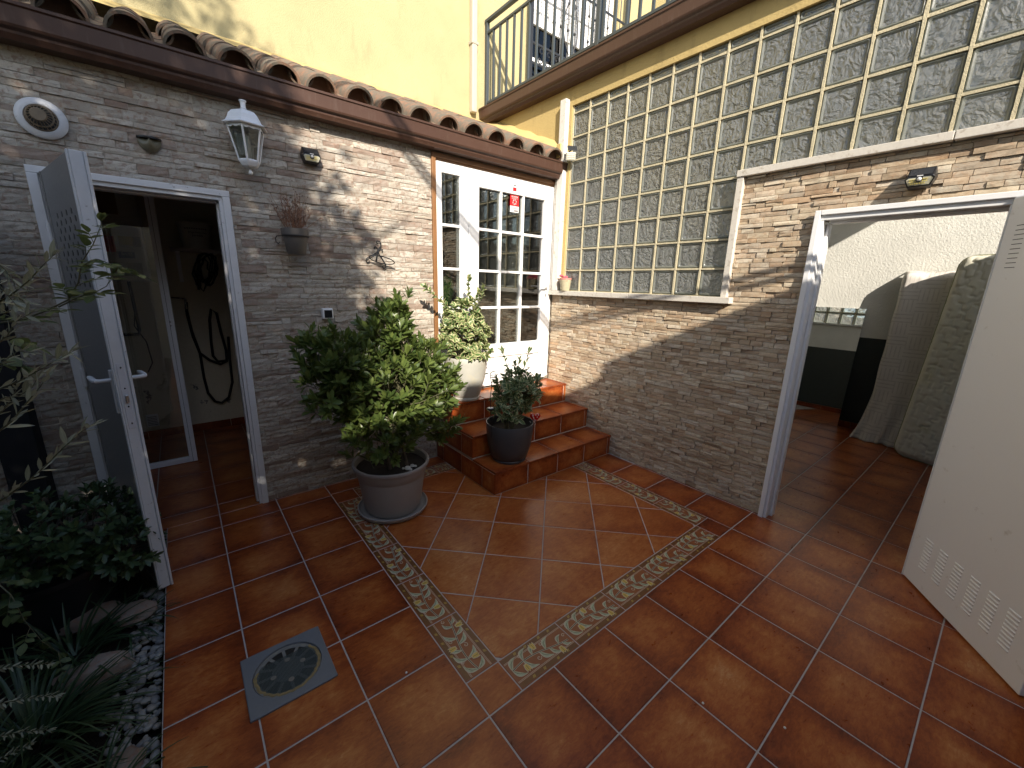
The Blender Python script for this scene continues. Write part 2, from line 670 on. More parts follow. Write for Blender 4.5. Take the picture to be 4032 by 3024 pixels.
def clip(poly, a, b, c):
    """keep the part of a polygon where a*x + b*y <= c"""
    o = []
    for i in range(len(poly)):
        p, q = poly[i], poly[(i + 1) % len(poly)]
        dp, dq = a * p[0] + b * p[1] - c, a * q[0] + b * q[1] - c
        if dp <= 0:
            o.append(p)
        if dp * dq < 0:
            t = dp / (dp - dq)
            o.append((p[0] + (q[0] - p[0]) * t, p[1] + (q[1] - p[1]) * t))
    return o


def cliprect(poly, x0, x1, y0, y1):
    for a, b, c in ((-1, 0, -x0), (1, 0, x1), (0, -1, -y0), (0, 1, y1)):
        poly = clip(poly, a, b, c)
        if len(poly) < 3:
            return []
    return poly


def inset(poly, d):
    n = len(poly)
    P = [V((p[0], p[1])) for p in poly]
    area = sum(P[i].x * P[(i + 1) % n].y - P[(i + 1) % n].x * P[i].y for i in range(n))
    if area < 0:
        P.reverse()
    o = []
    for i in range(n):
        a, b, c = P[i - 1], P[i], P[(i + 1) % n]
        e1, e2 = (b - a), (c - b)
        if e1.length < 1e-6 or e2.length < 1e-6:
            continue
        e1.normalize()
        e2.normalize()
        n1, n2 = V((-e1.y, e1.x)), V((-e2.y, e2.x))
        k = 1 + n1.dot(n2)
        if k < .15:
            k = .15
        o.append(b + (n1 + n2) * (d / k))
    return [(p.x, p.y) for p in o]


def polyarea(p):
    return abs(sum(p[i][0] * p[(i + 1) % len(p)][1] - p[(i + 1) % len(p)][0] * p[i][1] for i in range(len(p)))) / 2


def floor_tile(poly, uvf, parent=None, gap=.0028, top=0.0, name='tile', mat=None, tilt=True):
    if len(poly) < 3 or polyarea(poly) < 2e-4:
        return None
    a = inset(poly, gap)
    b = inset(poly, gap + .0022)
    if len(a) != len(b) or polyarea(b) < 1e-4:
        return None
    n = len(a)
    mb = MB()
    dz = [0, 0, 0]
    if tilt:
        dz = [uni(-.0006, .0006), uni(-.0015, .0015), uni(-.0015, .0015)]
    cx = sum(p[0] for p in a) / n
    cy = sum(p[1] for p in a) / n
    zz = lambda x, y: top + dz[0] + dz[1] * (x - cx) + dz[2] * (y - cy)
    for p in a:
        mb.v.append((p[0], p[1], top - .012))
    for p in a:
        mb.v.append((p[0], p[1], zz(*p) - .0016))
    for p in b:
        mb.v.append((p[0], p[1], zz(*p)))
    r = rnd()
    for i in range(n):
        j = (i + 1) % n
        mb.face((i, j, n + j, n + i), 0, [uvf(a[i]), uvf(a[j]), uvf(a[j]), uvf(a[i])], r)
        mb.face((n + i, n + j, 2 * n + j, 2 * n + i), 0, [uvf(a[i]), uvf(a[j]), uvf(b[j]), uvf(b[i])], r)
    mb.face([2 * n + i for i in range(n)], 0, [uvf(p) for p in b], r)
    return mb.build(name, mat or TILE, parent or floor, fixn=False)


BW = .483                     # border width in tiles
BX, BY = 6.0, 6.06            # outer size of the bordered field in tiles


def cell(i, j, x0, x1, y0, y1):
    q = [(i * T, j * T), ((i + 1) * T, j * T), ((i + 1) * T, (j + 1) * T), (i * T, (j + 1) * T)]
    q = cliprect(q, x0, x1, y0, y1)
    if q:
        floor_tile(q, lambda p: (p[0] / T - i, p[1] / T - j))


for i in range(-3, 7):
    for j in range(-6, 7):
        if 0 <= i < 6 and 0 <= j < 6:
            continue
        if 0 <= i < 6 and j == 6:
            cell(i, j, -.944, XB, BY * T, YA)
            continue
        cell(i, j, -.944, XB, -6 * T, YA)
for i in range(7, 16):
    for j in range(-5, 3):
        cell(i, j, XB - .003, 5.34, -1.31, 3 * T)
for i in range(-5, 1):
    for j in range(6, 13):
        cell(i, j, -1.5, .2, YA, 4.18)

# diagonal field inside the border
dx0, dy0, st = 2.285 * T, 1.603 * T, .7145 * T
for i in range(-9, 10):
    for j in range(-9, 10):
        cx, cy = dx0 + (i - j) * st, dy0 + (i + j) * st
        q = [(cx, cy), (cx + st, cy + st), (cx, cy + 2 * st), (cx - st, cy + st)]
        q = cliprect(q, BW * T, (BX - BW) * T, BW * T, (BY - BW) * T)
        if q:
            # nothing under the steps
            if min(p[0] for p in q) > .99 and min(p[1] for p in q) > 1.31:
                continue
            floor_tile(q, lambda p: (.5 + ((p[0] - cx) + (p[1] - cy - st)) / (4 * st) * 1.0, .5 + ((p[1] - cy - st) - (p[0] - cx)) / (4 * st)))


# printed border tiles: brown band, cream lines, a trailing stem with leaves and tulips
B_BASE = simple('border_tile_brown', (.27, .080, .024), .36, .3, 25, .1)
B_BAND = simple('border_band_dark', (.16, .060, .016), .35, .35, 30)
B_LINE = flat('border_cream_line', (.56, .45, .33), .4)
B_LEAF = simple('border_leaf_green', (.40, .42, .27), .4, .5, 80)
B_STEM = flat('border_stem_green', (.055, .055, .03), .4)
B_FLOW = simple('border_tulip_yellow', (.60, .40, .08), .4, .35, 60)


def almond(c, ang, L, w, bend=0.0, n=7):
    """leaf outline in tile coordinates"""
    up, dn = [], []
    ca, sa = math.cos(ang), math.sin(ang)
    for k in range(n + 1):
        t = k / n
        x = t * L
        hw = w * math.sin(math.pi * t ** .8) * (1 - .15 * t)
        off = bend * math.sin(math.pi * t) * L + bend * .5 * L * t * t
        for lst, s in ((up, 1), (dn, -1)):
            y = off + s * hw
            lst.append((c[0] + x * ca - y * sa, c[1] + x * sa + y * ca))
    return up + dn[::-1][1:-1]


def border_decor():
    """print of one border tile, u 0..1 along, v 0..1 across (mesh in metres, centred)"""
    mb = MB()
    L, Wd = T - .006, BW * T - .006
    z = [.0004]

    def put(pts, mi):
        b = len(mb.v)
        mb.v.extend(((p[0] - .5) * L, (p[1] - .5) * Wd, z[0]) for p in pts)
        mb.face(range(b, b + len(pts)), mi)

    asp = Wd / L

    def rect(u0, u1, v0, v1, mi):
        put([(u0, v0), (u1, v0), (u1, v1), (u0, v1)], mi)
    rect(.01, .99, .02, .155, 0)
    rect(.01, .99, .845, .98, 0)
    z[0] = .0007
    for v in (.175, .205, .825, .795):
        rect(.01, .99, v - .006, v + .006, 1)
    for u in (.2, .38, .62, .8):
        for k in range(3):
            put([(u + k * .014, .045), (u + k * .014 + .006, .045), (u + k * .014 + .018, .125), (u + k * .014 + .012, .125)], 4)
            put([(u + k * .014, .875), (u + k * .014 + .006, .875), (u + k * .014 + .018, .955), (u + k * .014 + .012, .955)], 4)
    # stem
    S_ = [(t, .5 + .13 * math.sin(t * 4.4 + .3) - .03) for t in [.05 + .9 * k / 18 for k in range(19)]]
    z[0] = .0010
    for a, b in zip(S_[:-1], S_[1:]):
        w = .026
        put([(a[0], a[1] - w), (b[0], b[1] - w), (b[0], b[1] + w), (a[0], a[1] + w)], 1)
    z[0] = .0013
    for a, b in zip(S_[:-1], S_[1:]):
        w = .013
        put([(a[0], a[1] - w), (b[0], b[1] - w), (b[0], b[1] + w), (a[0], a[1] + w)], 3)
    leaves = [(.06, .66, .20, .029, .22), (.09, -.66, .19, .027, -.2), (.25, .70, .19, .028, .25), (.29, -.74, .21, .030, -.25),
              (.44, .66, .18, .026, .25), (.50, -.70, .20, .029, -.22), (.62, .66, .20, .028, .22), (.68, -.70, .18, .025, -.25),
              (.82, .62, .15, .022, .25), (.86, -.5, .12, .018, -.2)]

    def sample(t):
        k = min(17, max(0, int((t - .05) / .9 * 18)))
        return S_[k]
    # work in isotropic units (v scaled by asp)
    for li, (t, ang, ln, w, bd) in enumerate(leaves):
        c = sample(t)
        for grow, zz, mi in ((.008, .0016 + li * .00003, 1), (0.0, .0019 + li * .00003, 2)):
            pts = almond((c[0] - grow * math.cos(ang), c[1] * asp - grow * math.sin(ang)), ang, ln + 2 * grow, w + grow, bd)
            z[0] = zz
            put([(p[0], p[1] / asp) for p in pts], mi)
        z[0] = .0022 + li * .00001
        pts = almond((c[0], c[1] * asp), ang, ln * .9, .0035, bd)
        put([(p[0], p[1] / asp) for p in pts], 3)
    for t, side in ((.22, -1), (.47, 1), (.80, -1)):
        c = sample(t)
        c = (c[0] + .03, c[1] * asp + side * .105)
        for g, zz, mi in ((.009, .0024, 1), (0, .0027, 4)):
            z[0] = zz
            h = .050 + g
            wd = .034 + g
            pts = [(c[0] - wd * .6, c[1] - side * h), (c[0] + wd * .6, c[1] - side * h), (c[0] + wd, c[1]), (c[0] + wd * .9, c[1] + side * h), (c[0] + wd * .35, c[1] + side * h * .6), (c[0], c[1] + side * h * 1.05), (c[0] - wd * .35, c[1] + side * h * .6), (c[0] - wd * .9, c[1] + side * h), (c[0] - wd, c[1])]
            put([(p[0], p[1] / asp) for p in pts], mi)
        z[0] = .0030
        put([(c[0] - .003, (c[1] - side * .04) / asp), (c[0] + .003, (c[1] - side * .04) / asp), (c[0] + .003, (c[1] + side * .035) / asp), (c[0] - .003, (c[1] + side * .035) / asp)], 3)
    # curls
    for t, side, sz in ((.20, 1, .03), (.42, -1, .036), (.60, 1, .03), (.78, -1, .03), (.94, 1, .03)):
        c = sample(t)
        z[0] = .00085
        prev = None
        for k in range(13):
            an = k * .55
            rr = sz * (1 - k / 16)
            q = (c[0] + .045 + rr * math.cos(an), (c[1] * asp + side * .085 + side * rr * math.sin(an)) / asp)
            if prev:
                d = V((q[0] - prev[0], (q[1] - prev[1]) * asp)).normalized() * .0045
                put([(prev[0] - d.y, prev[1] + d.x / asp), (q[0] - d.y, q[1] + d.x / asp), (q[0] + d.y, q[1] - d.x / asp), (prev[0] + d.y, prev[1] - d.x / asp)], 1)
            prev = q
    me = mb.mesh('decor')
    for m_ in (B_BAND, B_LINE, B_LEAF, B_STEM, B_FLOW):
        me.materials.append(m_)
    return me


DECOR = border_decor()


def border_tile(x0, x1, y0, y1, rot):
    q = [(x0, y0), (x1, y0), (x1, y1), (x0, y1)]
    t = floor_tile(q, lambda p: ((p[0] - x0) / (x1 - x0), (p[1] - y0) / (y1 - y0)), name='border_tile', mat=B_BASE, gap=.0022, tilt=False)
    M = Matrix.Translation(((x0 + x1) / 2, (y0 + y1) / 2, 0)) @ Matrix.Rotation(rad(rot), 4, 'Z')
    ln = (x1 - x0) if rot in (0, 180) else (y1 - y0)
    M = M @ Matrix.Diagonal((ln / T, 1, 1, 1))
    inst('flower_print', DECOR, t, M)


b0, b1, b2, b3 = 0, BW * T, (BX - BW) * T, BX * T
c2, c3 = (BY - BW) * T, BY * T
for k in range(5):
    s = (b2 - b1) / 5
    border_tile(b1 + s * k, b1 + s * (k + 1), 0, b1, 0)
for k in range(5):
    s = (c2 - b1) / 5
    border_tile(0, b1, b1 + s * k, b1 + s * (k + 1), 90)
for k in range(3):
    border_tile(b2, b3, b1 + T * k, b1 + T * (k + 1), 90)
for k in range(2):
    border_tile(b1 + T * k, b1 + T * (k + 1), c2, c3, 180)
border_tile(b1 + 2 * T, .974, c2, c3, 180)
border_tile(b2, b3, b1 + 3 * T, 1.292, 90)
for x0, y0 in ((0, 0), (b2, 0), (0, c2)):
    q = [(x0, y0), (x0 + BW * T, y0), (x0 + BW * T, y0 + BW * T), (x0, y0 + BW * T)]
    floor_tile(q, lambda p: (.3 + p[0], .3 + p[1]))

# ------------------------------------------------------------------ split-stone cladding
def stone_rect(mb, org, ux, nrm, u0, u1, z0, z1, depth, rough, r, nu=4, nv=2, gap=.001):
    """one split stone: a box with a chipped face; org + ux*u + z, the face looks along nrm"""
    u0 += gap
    u1 -= gap
    z0 += gap
    z1 -= gap
    b = len(mb.v)
    sd = uni(0, 99)
    ch = min(rough * .5, .0022)
    tilt = uni(-1, 1) * rough * .35
    for j in range(nv + 1):
        for i in range(nu + 1):
            a = i / nu
            c = j / nv
            u = u0 + (u1 - u0) * a
            z = z0 + (z1 - z0) * c
            d = depth + rough * (noise.noise(V((u * 26 + sd, z * 60, sd))) * .9 + noise.noise(V((u * 70, z * 110 + sd, sd))) * .5) + tilt * (c - .5) * 2
            if i in (0, nu) or j in (0, nv):
                d -= ch * uni(.3, 1.0)
            p = org + ux * u + V((0, 0, z)) + nrm * d
            mb.v.append(tuple(p))
    N = (nu + 1) * (nv + 1)
    for j in range(nv):
        for i in range(nu):
            k = b + j * (nu + 1) + i
            mb.face((k, k + 1, k + nu + 2, k + nu + 1), 0, None, r)
    ring = [i for i in range(nu + 1)] + [nu + (nu + 1) * j for j in range(1, nv + 1)] + [nv * (nu + 1) + i for i in range(nu - 1, -1, -1)] + [(nu + 1) * j for j in range(nv - 1, 0, -1)]
    m = len(ring)
    for k in ring:
        p = V(mb.v[b + k])
        q = p - nrm * (p - org).dot(nrm) - nrm * .012
        mb.v.append(tuple(q))
    for k in range(m):
        l = (k + 1) % m
        mb.face((b + ring[k], b + N + k, b + N + l, b + ring[l]), 0, None, r)


def layout(u0, u1, z0, z1, holes, rows, lens, seed):
    """random courses of stones in a rectangle, cut at holes (u0,u1,z0,z1)"""
    R = random.Random(seed)
    o = []
    z = z0
    while z < z1 - .004:
        h = R.choice(rows)
        zt = min(z + h, z1)
        if z1 - zt < .014:
            zt = z1
        u = u0 - R.uniform(0, .1)
        while u < u1:
            ln = R.uniform(*lens) * (1.0 if R.random() < .8 else .5)
            a, c = max(u, u0), min(u + ln, u1)
            u += ln
            if c - a < .012:
                continue
            segs = [(a, c, z, zt)]
            # now and then a stone is split in two thin ones or covers two courses by colour only
            if h > .034 and R.random() < .22:
                zm = z + (zt - z) * R.uniform(.4, .6)
                segs = [(a, c, z, zm), (a, c, zm, zt)]
            for s in segs:
                ps = [s]
                for H in holes:
                    nx = []
                    for (p0, p1, q0, q1) in ps:
                        if p1 <= H[0] or p0 >= H[1] or q1 <= H[2] or q0 >= H[3]:
                            nx.append((p0, p1, q0, q1))
                            continue
                        if p0 < H[0]:
                            nx.append((p0, H[0], q0, q1))
                        if p1 > H[1]:
                            nx.append((H[1], p1, q0, q1))
                        lo, hi = max(p0, H[0]), min(p1, H[1])
                        if q0 < H[2]:
                            nx.append((lo, hi, q0, H[2]))
                        if q1 > H[3]:
                            nx.append((lo, hi, H[3], q1))
                    ps = nx
                o.extend(p for p in ps if p[1] - p[0] > .006 and p[3] - p[2] > .005)
        z = zt
    return o


def clad(parent, org, ux, nrm, st, mat, rough, dvar, gap, nobj=290):
    """stones as geometry: those that show largest from the photograph's place are parts, the rest one part"""
    sc = []
    for s in st:
        c = org + ux * ((s[0] + s[1]) / 2) + V((0, 0, (s[2] + s[3]) / 2))
        d = c - CAM
        w = _f.dot(d)
        vis = w > .2 and abs(_r.dot(d) / w * FPX) < 1980 and abs(_u.dot(d) / w * FPX) < 1480
        ar = (s[1] - s[0]) * (s[3] - s[2]) * abs(nrm.dot(d)) / max(w, .2) ** 3
        sc.append((ar if vis else 0, s))
    sc.sort(key=lambda q: -q[0])
    rest = MB()
    for k, (a, s) in enumerate(sc):
        dep = uni(-dvar, dvar)
        r = rnd()
        nu = max(2, min(6, int((s[1] - s[0]) / .032)))
        nv = 2 if s[3] - s[2] < .045 else 3
        if k < nobj and a > 0:
            mb = MB()
            stone_rect(mb, org, ux, nrm, *s, dep, rough, r, nu, nv, gap)
            mb.build('stone', mat, parent, fixn=False)
        else:
            stone_rect(rest, org, ux, nrm, *s, dep, rough, r, nu, nv, gap)
    if rest.v:
        tag(rest.build('stone_cladding', mat, parent, fixn=False), kind='stuff')


# ------------------------------------------------------------------ the back wall with the utility-room doorway
wallA = thing('stone_wall', (0, YA + .08, 0), 'back wall clad in grey beige stone panels, with lantern and utility doorway', 'wall')
DA0, DA1, DAZ = -1.185, -.385, 2.052
core = MB()
core.box(-3.0, DA0, YA + .012, YA + .16, -.1, 2.66)
core.box(DA0, DA1, YA + .012, YA + .16, DAZ, 2.66)
core.box(DA1, .977, YA + .012, YA + .16, -.1, 2.66)
core.box(.977, 2.352, YA + .012, YA + .16, 2.55, 2.66)
core.build('wall_core', PLASTER_F, wallA)
st = layout(-3.0, .974, .0, 2.655, [(DA0, DA1, -1, DAZ)], [.032, .038, .044, .05, .028], (.10, .30), 3)
clad(wallA, V((0, YA + .004, 0)), V((1, 0, 0)), V((0, -1, 0)), st, STONE_A, .0045, .0055, .0013)
st = layout(.977, 2.330, 2.555, 2.655, [], [.034, .04], (.10, .26), 4)
clad(wallA, V((0, YA + .004, 0)), V((1, 0, 0)), V((0, -1, 0)), st, STONE_A, .0035, .0035, .0008, 20)
# profiled white door frame
def frame_A(name, pts, parent):
    mb = MB()
    for (x0, x1, y0, y1, z0, z1) in pts:
        mb.box(x0, x1, y0, y1, z0, z1)
    return mb.build(name, WHITE_OLD, parent, bevel=.003)


fA = thing('door_frame', (-.785, YA, 0), 'worn white metal door frame around the utility-room doorway', 'door frame')
for nm, x0, x1 in (('jamb', DA1 - .052, DA1), ('jamb', DA0, DA0 + .052)):
    inn = x0 if x0 > -.8 else x1
    sgn = 1 if x0 > -.8 else -1
    mb = MB()
    mb.box(x0, x1, YA - .006, YA + .10, 0, DAZ - .052)
    a, c = sorted((x0 + .018 if sgn > 0 else x0 - .004, x1 + .004 if sgn > 0 else x1 - .018))
    mb.box(a, c, YA - .018, YA - .0062, 0, DAZ - .030)
    a, c = sorted((inn - sgn * .012, inn + sgn * .012))
    mb.box(a, c, YA + .04, YA + .099, 0, DAZ - .064)
    mb.build(nm, WHITE_OLD, fA, bevel=.003)
mb = MB()
mb.box(DA0, DA1, YA - .006, YA + .10, DAZ - .052, DAZ)
mb.box(DA0 - .004, DA1 + .004, YA - .018, YA - .0062, DAZ - .030, DAZ + .004)
mb.box(DA0 + .06, DA1 - .06, YA + .04, YA + .099, DAZ - .064, DAZ - .0525)
mb.build('head', WHITE_OLD, fA, bevel=.003)

# utility room shell
rm = MB()
rm.box(-2.1, .25, 4.18, 4.30, -.1, 2.6)
rm.box(-2.2, -2.1, YA + .16, 4.30, -.1, 2.6)
rm.box(.25, .35, YA + .16, 4.30, -.1, 2.6)
rm.box(-2.2, .35, YA + .16, 4.30, 2.6, 2.68)


def mat_peel():
    m = NT('peeling_cream_plaster')
    p = m.pos()
    n1 = m.noise(p, 5.5, 7, .65)
    n2 = m.noise(p, 40, 5)
    sp = m.n('ShaderNodeSeparateXYZ', None, Vector=p)
    low = m.ramp(sp.outputs[2], [(.05, 1.0), (.5, .9), (.62, 0.0)])
    k = m.math('MULTIPLY', m.ramp(n1, [(.60, 0.0), (.625, 1.0)]), low)
    c = m.mix(n2, (.80, .75, .60), (.68, .63, .50))
    c = m.mix(k, c, (.16, .155, .15))
    return m.end(m.princ(c, .85, m.bump(m.math('SUBTRACT', n2, k), .5, .006), .2))


tag(rm.build('utility_room_shell', mat_peel()), kind='structure')
sk = MB()
for k in range(7):
    sk.box(-2.1 + k * T + .002, -2.1 + (k + 1) * T - .002, 4.170, 4.179, .001, .075)
tag(sk.build('skirting', TILE), kind='structure')

# ------------------------------------------------------------------ the glass-block wall
wallB = thing('glass_block_wall', (XB + .08, .2, 0), 'side wall of tan split stone below a stepped glass-block window', 'wall')
DB0, DB1, DBZ = -.835, -.058, 2.022
SILL, USILL, GTOP = 1.500, 2.305, 3.168
core = MB()
core.box(2.3705, 2.50, .43, 2.345, -.1, SILL - .01)
core.box(2.3705, 2.50, DB1, .43, -.1, USILL - .01)
core.box(2.3705, 2.50, DB0, DB1, DBZ, USILL - .01)
core.box(2.3705, 2.50, -3.0, DB0, -.1, USILL - .01)
core.build('wall_core', PLASTER_F, wallB)
up = MB()
up.box(XB + .003, 2.50, -3.0, 3.38, GTOP, 3.50)
up.box(XB + .003, 2.50, 2.035, 3.38, SILL - .01, GTOP)
up.box(2.362, 2.50, 2.345, 3.38, -.1, SILL - .01)
up.box(XB + .003, 2.50, -3.0, -1.85, USILL - .01, GTOP)
up.build('yellow_render', YELLOW_B, wallB)
st = layout(-2.184, .06, .002, SILL - .028, [], [.026, .029, .032, .036], (.055, .165), 11)          # below the window, u = -y
st = layout(-2.184, 2.2, .002, USILL - .012, [(-DB1, -DB0, -1, DBZ), (-2.3, -.432, SILL - .028, 5)], [.026, .029, .032, .036], (.055, .165), 11)
clad(wallB, V((XB + .005, 0, 0)), V((0, -1, 0)), V((-1, 0, 0)), st, STONE_B, .0036, .0060, .0014)

# glass blocks, each one a part
LY = [2.030 - .1988 * k for k in range(9)]            # column lines of the low part
UY = [LY[8] - .1953 * k for k in range(12)]           # column lines of the high part
LZ = [1.510 + .1993 * k for k in range(9)]
E_ = .006


def block_mesh(w, h):
    mb = MB()
    a, b = w / 2 - .0025, h / 2 - .0025
    prof = [(0.0, .040, 1), (.0, -.028, 1), (.004, -.037, 1), (.008, -.040, 1), (.014, -.036, 1), (.018, -.031, 0)]
    rings = []
    for ins, x, mi in prof:
        rr = []
        cr = .010
        for sx, sy in ((-1, -1), (1, -1), (1, 1), (-1, 1)):
            for q in range(3):
                an = math.atan2(sy, sx) + (q - 1) * math.pi / 4
                rr.append(V((x, sx * (a - ins - cr) + cr * math.cos(an), sy * (b - ins - cr) + cr * math.sin(an))))
        rings.append(rr)
    n = 12
    for rr in rings:
        mb.v.extend(tuple(p) for p in rr)
    r = 0
    for i in range(len(rings) - 1):
        for k in range(n):
            l = (k + 1) % n
            mb.face((i * n + k, i * n + l, (i + 1) * n + l, (i + 1) * n + k), 1 if i < 4 else 1, None, r)
    last = (len(rings) - 1) * n
    # front pane: a fan of strips
    mb.face([last + k for k in range(n)], 0, None, r)
    me = mb.mesh('glass_block')
    bm = bmesh.new()
    bm.from_mesh(me)
    bmesh.ops.recalc_face_normals(bm, faces=bm.faces)
    bm.to_mesh(me)
    bm.free()
    me.materials.append(BLOCK)
    me.materials.append(BLOCK_EDGE)
    return me


cache = {}


def put_block(y1, y0, z0, z1):
    w, h = (y1 - y0) - .010, (z1 - z0) - .010
    key = (round(w, 3), round(h, 3))
    if key not in cache:
        cache[key] = block_mesh(w, h)
    M = Matrix.Translation((2.412 + uni(-.002, .002), (y0 + y1) / 2, (z0 + z1) / 2)) @ Matrix.Rotation(uni(-.006, .006), 4, 'Z') @ Matrix.Rotation(uni(-.005, .005), 4, 'X')
    inst('glass_block', cache[key], wallB, M)


for i in range(8):
    for j in range(8):
        put_block(LY[i], LY[i + 1], LZ[j], LZ[j + 1])
    put_block(LY[i], LY[i + 1], LZ[8], GTOP + .004)
for i in range(11):
    for j in range(4, 8):
        put_block(UY[i], UY[i + 1], LZ[j], LZ[j + 1])
    put_block(UY[i], UY[i + 1], LZ[8], GTOP + .004)


def wobble_bar(mb, p0, p1, wv, dv, n):
    """mortar joint with slightly uneven edges between p0 and p1"""
    p0, p1 = V(p0), V(p1)
    b = len(mb.v)
    for i in range(n + 1):
        p = p0.lerp(p1, i / n)
        k = 1 + .35 * noise.noise(p * 37) + .2 * noise.noise(p * 90)
        d = .0022 * noise.noise(p * 60 + V((5, 5, 5)))
        for sw in (-1, 1):
            mb.v.append(tuple(p + wv * sw * k + V((d, 0, 0))))
        for sw in (1, -1):
            mb.v.append(tuple(p + wv * sw + dv))
    for i in range(n):
        a, c = b + 4 * i, b + 4 * i + 4
        for q in range(4):
            w_ = (q + 1) % 4
            mb.face((a + q, a + w_, c + w_, c + q))


mo = MB()
for i, y in enumerate(LY + UY[1:]):
    zb = LZ[0] - .02 if i < 9 else LZ[4] - .01
    wobble_bar(mo, (2.3665, y, zb), (2.3665, y, GTOP), V((0, .0068, 0)), V((.084, 0, 0)), 40)
for j, z in enumerate(LZ):
    y1 = LY[8] if j < 4 else UY[-1]
    wobble_bar(mo, (2.369, LY[0], z), (2.369, y1, z), V((0, 0, .0068)), V((.080, 0, 0)), 60)
mo.build('mortar_grid', MORTAR, wallB)
mo = MB()
mo.box(2.356, 2.46, LY[8] + .002, LY[0], SILL - .01, LZ[0] + .002)
mo.build('mortar_bed', MORTAR, wallB)

# stone trims
MB().box(2.296, 2.40, .362, 1.20, 1.468, 1.511).build('sill', TRAV, wallB, bevel=.003)
MB().box(2.296, 2.40, 1.2025, 2.186, 1.467, 1.510).build('sill', TRAV, wallB, bevel=.003)
MB().box(2.326, 2.40, .400, .443, 1.5115, 2.296).build('side_trim', TRAV, wallB, bevel=.003)
MB().box(2.318, 2.40, -.560, .446, 2.2965, 2.338).build('upper_sill', TRAV, wallB, bevel=.003)
MB().box(2.318, 2.40, -1.9, -.563, 2.2965, 2.338).build('upper_sill', TRAV, wallB, bevel=.003)
MB().box(2.300, 2.352, 2.066, 2.142, 1.511, 3.225).build('corner_trim', MARBLE_W, wallB, bevel=.004)
MB().box(2.316, 2.352, 2.1445, 2.184, 1.511, 2.60).build('corner_trim', MARBLE_W, wallB, bevel=.004)
# inner skin of the wall
inn = MB()
inn.box(2.5005, 2.512, DB1, 2.4, 1.075, 1.475)
inn.box(2.5005, 2.512, DB1, .40, 1.4755, 2.30)
inn.box(2.5005, 2.512, DB0, DB1, 2.022, 2.30)
inn.box(2.5005, 2.512, -1.3, DB0, 1.075, 2.30)
inn.build('inner_plaster', PLASTER, wallB)
inn = MB()
inn.box(2.5005, 2.513, DB1, 2.4, .08, 1.0745)
inn.box(2.5005, 2.513, -1.3, DB0, .08, 1.0745)
inn.build('inner_dado', DARKPAINT, wallB)
MB().box(2.46, 2.56, .36, 2.2, 1.4755, 1.507).build('inner_sill', PLASTER, wallB, bevel=.004)

# doorway B frame
fB = thing('door_frame', (XB, -.45, 0), 'white metal door frame around the storeroom doorway', 'door frame')
mb = MB()
mb.box(XB - .012, XB + .10, DB1 - .034, DB1, 0, DBZ - .045)
mb.box(XB - .026, XB - .0125, DB1 - .016, DB1 + .014, 0, DBZ + .012)
mb.box(XB + .05, XB + .099, DB1 - .052, DB1 - .0345, 0, DBZ - .060)
mb.build('jamb', WHITE, fB, bevel=.003)
mb = MB()
mb.box(XB - .012, XB + .10, DB0, DB0 + .03, 0, DBZ - .045)
mb.build('jamb', WHITE, fB, bevel=.003)
mb = MB()
mb.box(XB - .012, XB + .10, DB0, DB1, DBZ - .0445, DBZ)
mb.box(XB - .026, XB - .0125, DB0 - .012, DB1 - .0165, DBZ - .016, DBZ + .012)
mb.box(XB + .05, XB + .099, DB0 + .03, DB1 - .053, DBZ - .060, DBZ - .045)
mb.build('head', WHITE, fB, bevel=.003)

# storeroom shell
rm = MB()
rm.box(5.34, 5.46, -1.42, 2.5, 1.075, 3.43)
rm.box(2.5, 5.34, 2.4, 2.5, 1.075, 3.43)
rm.box(2.5, 5.46, -1.42, -1.3, 1.075, 2.34)          # high window in the sunny end wall
rm.box(2.5, 2.75, -1.42, -1.3, 2.34, 3.43)
rm.box(2.5, 5.46, -1.42, 2.5, 3.43, 3.452)
tag(rm.build('storeroom_shell', PLASTER), kind='structure')
rm = MB()
rm.box(5.338, 5.46, -1.42, 2.5, -.1, 1.0745)
rm.box(2.515, 5.337, 2.398, 2.5, -.1, 1.0745)
rm.box(2.515, 5.337, -1.42, -1.298, -.1, 1.0745)
tag(rm.build('storeroom_dado', DARKPAINT), kind='structure')
sk = MB()
for k in range(8):
    sk.box(5.326, 5.337, -1.6 + k * T + .002, -1.6 + (k + 1) * T - .002, .001, .075)
    sk.box(2.514, 2.525, -.05 + k * T + .002, -.05 + (k + 1) * T - .002, .001, .075)
tag(sk.build('skirting', TILE), kind='structure')

# ------------------------------------------------------------------ the three tiled steps
XS = .975
YS = (1.291, 1.595, 1.9045)
HS = .19
steps = thing('steps', ((XS + XB) / 2, 1.75, 0), 'three terracotta tiled steps leading up to the white glazed door', 'steps')
mb = MB()
for k in range(3):
    mb.box(XS + .0035, XB - .004, YS[k] + .0035, YA + .10, k * HS - (.05 if k == 0 else .008), (k + 1) * HS - .004)
mb.build('grout_core', GROUT_L, steps)


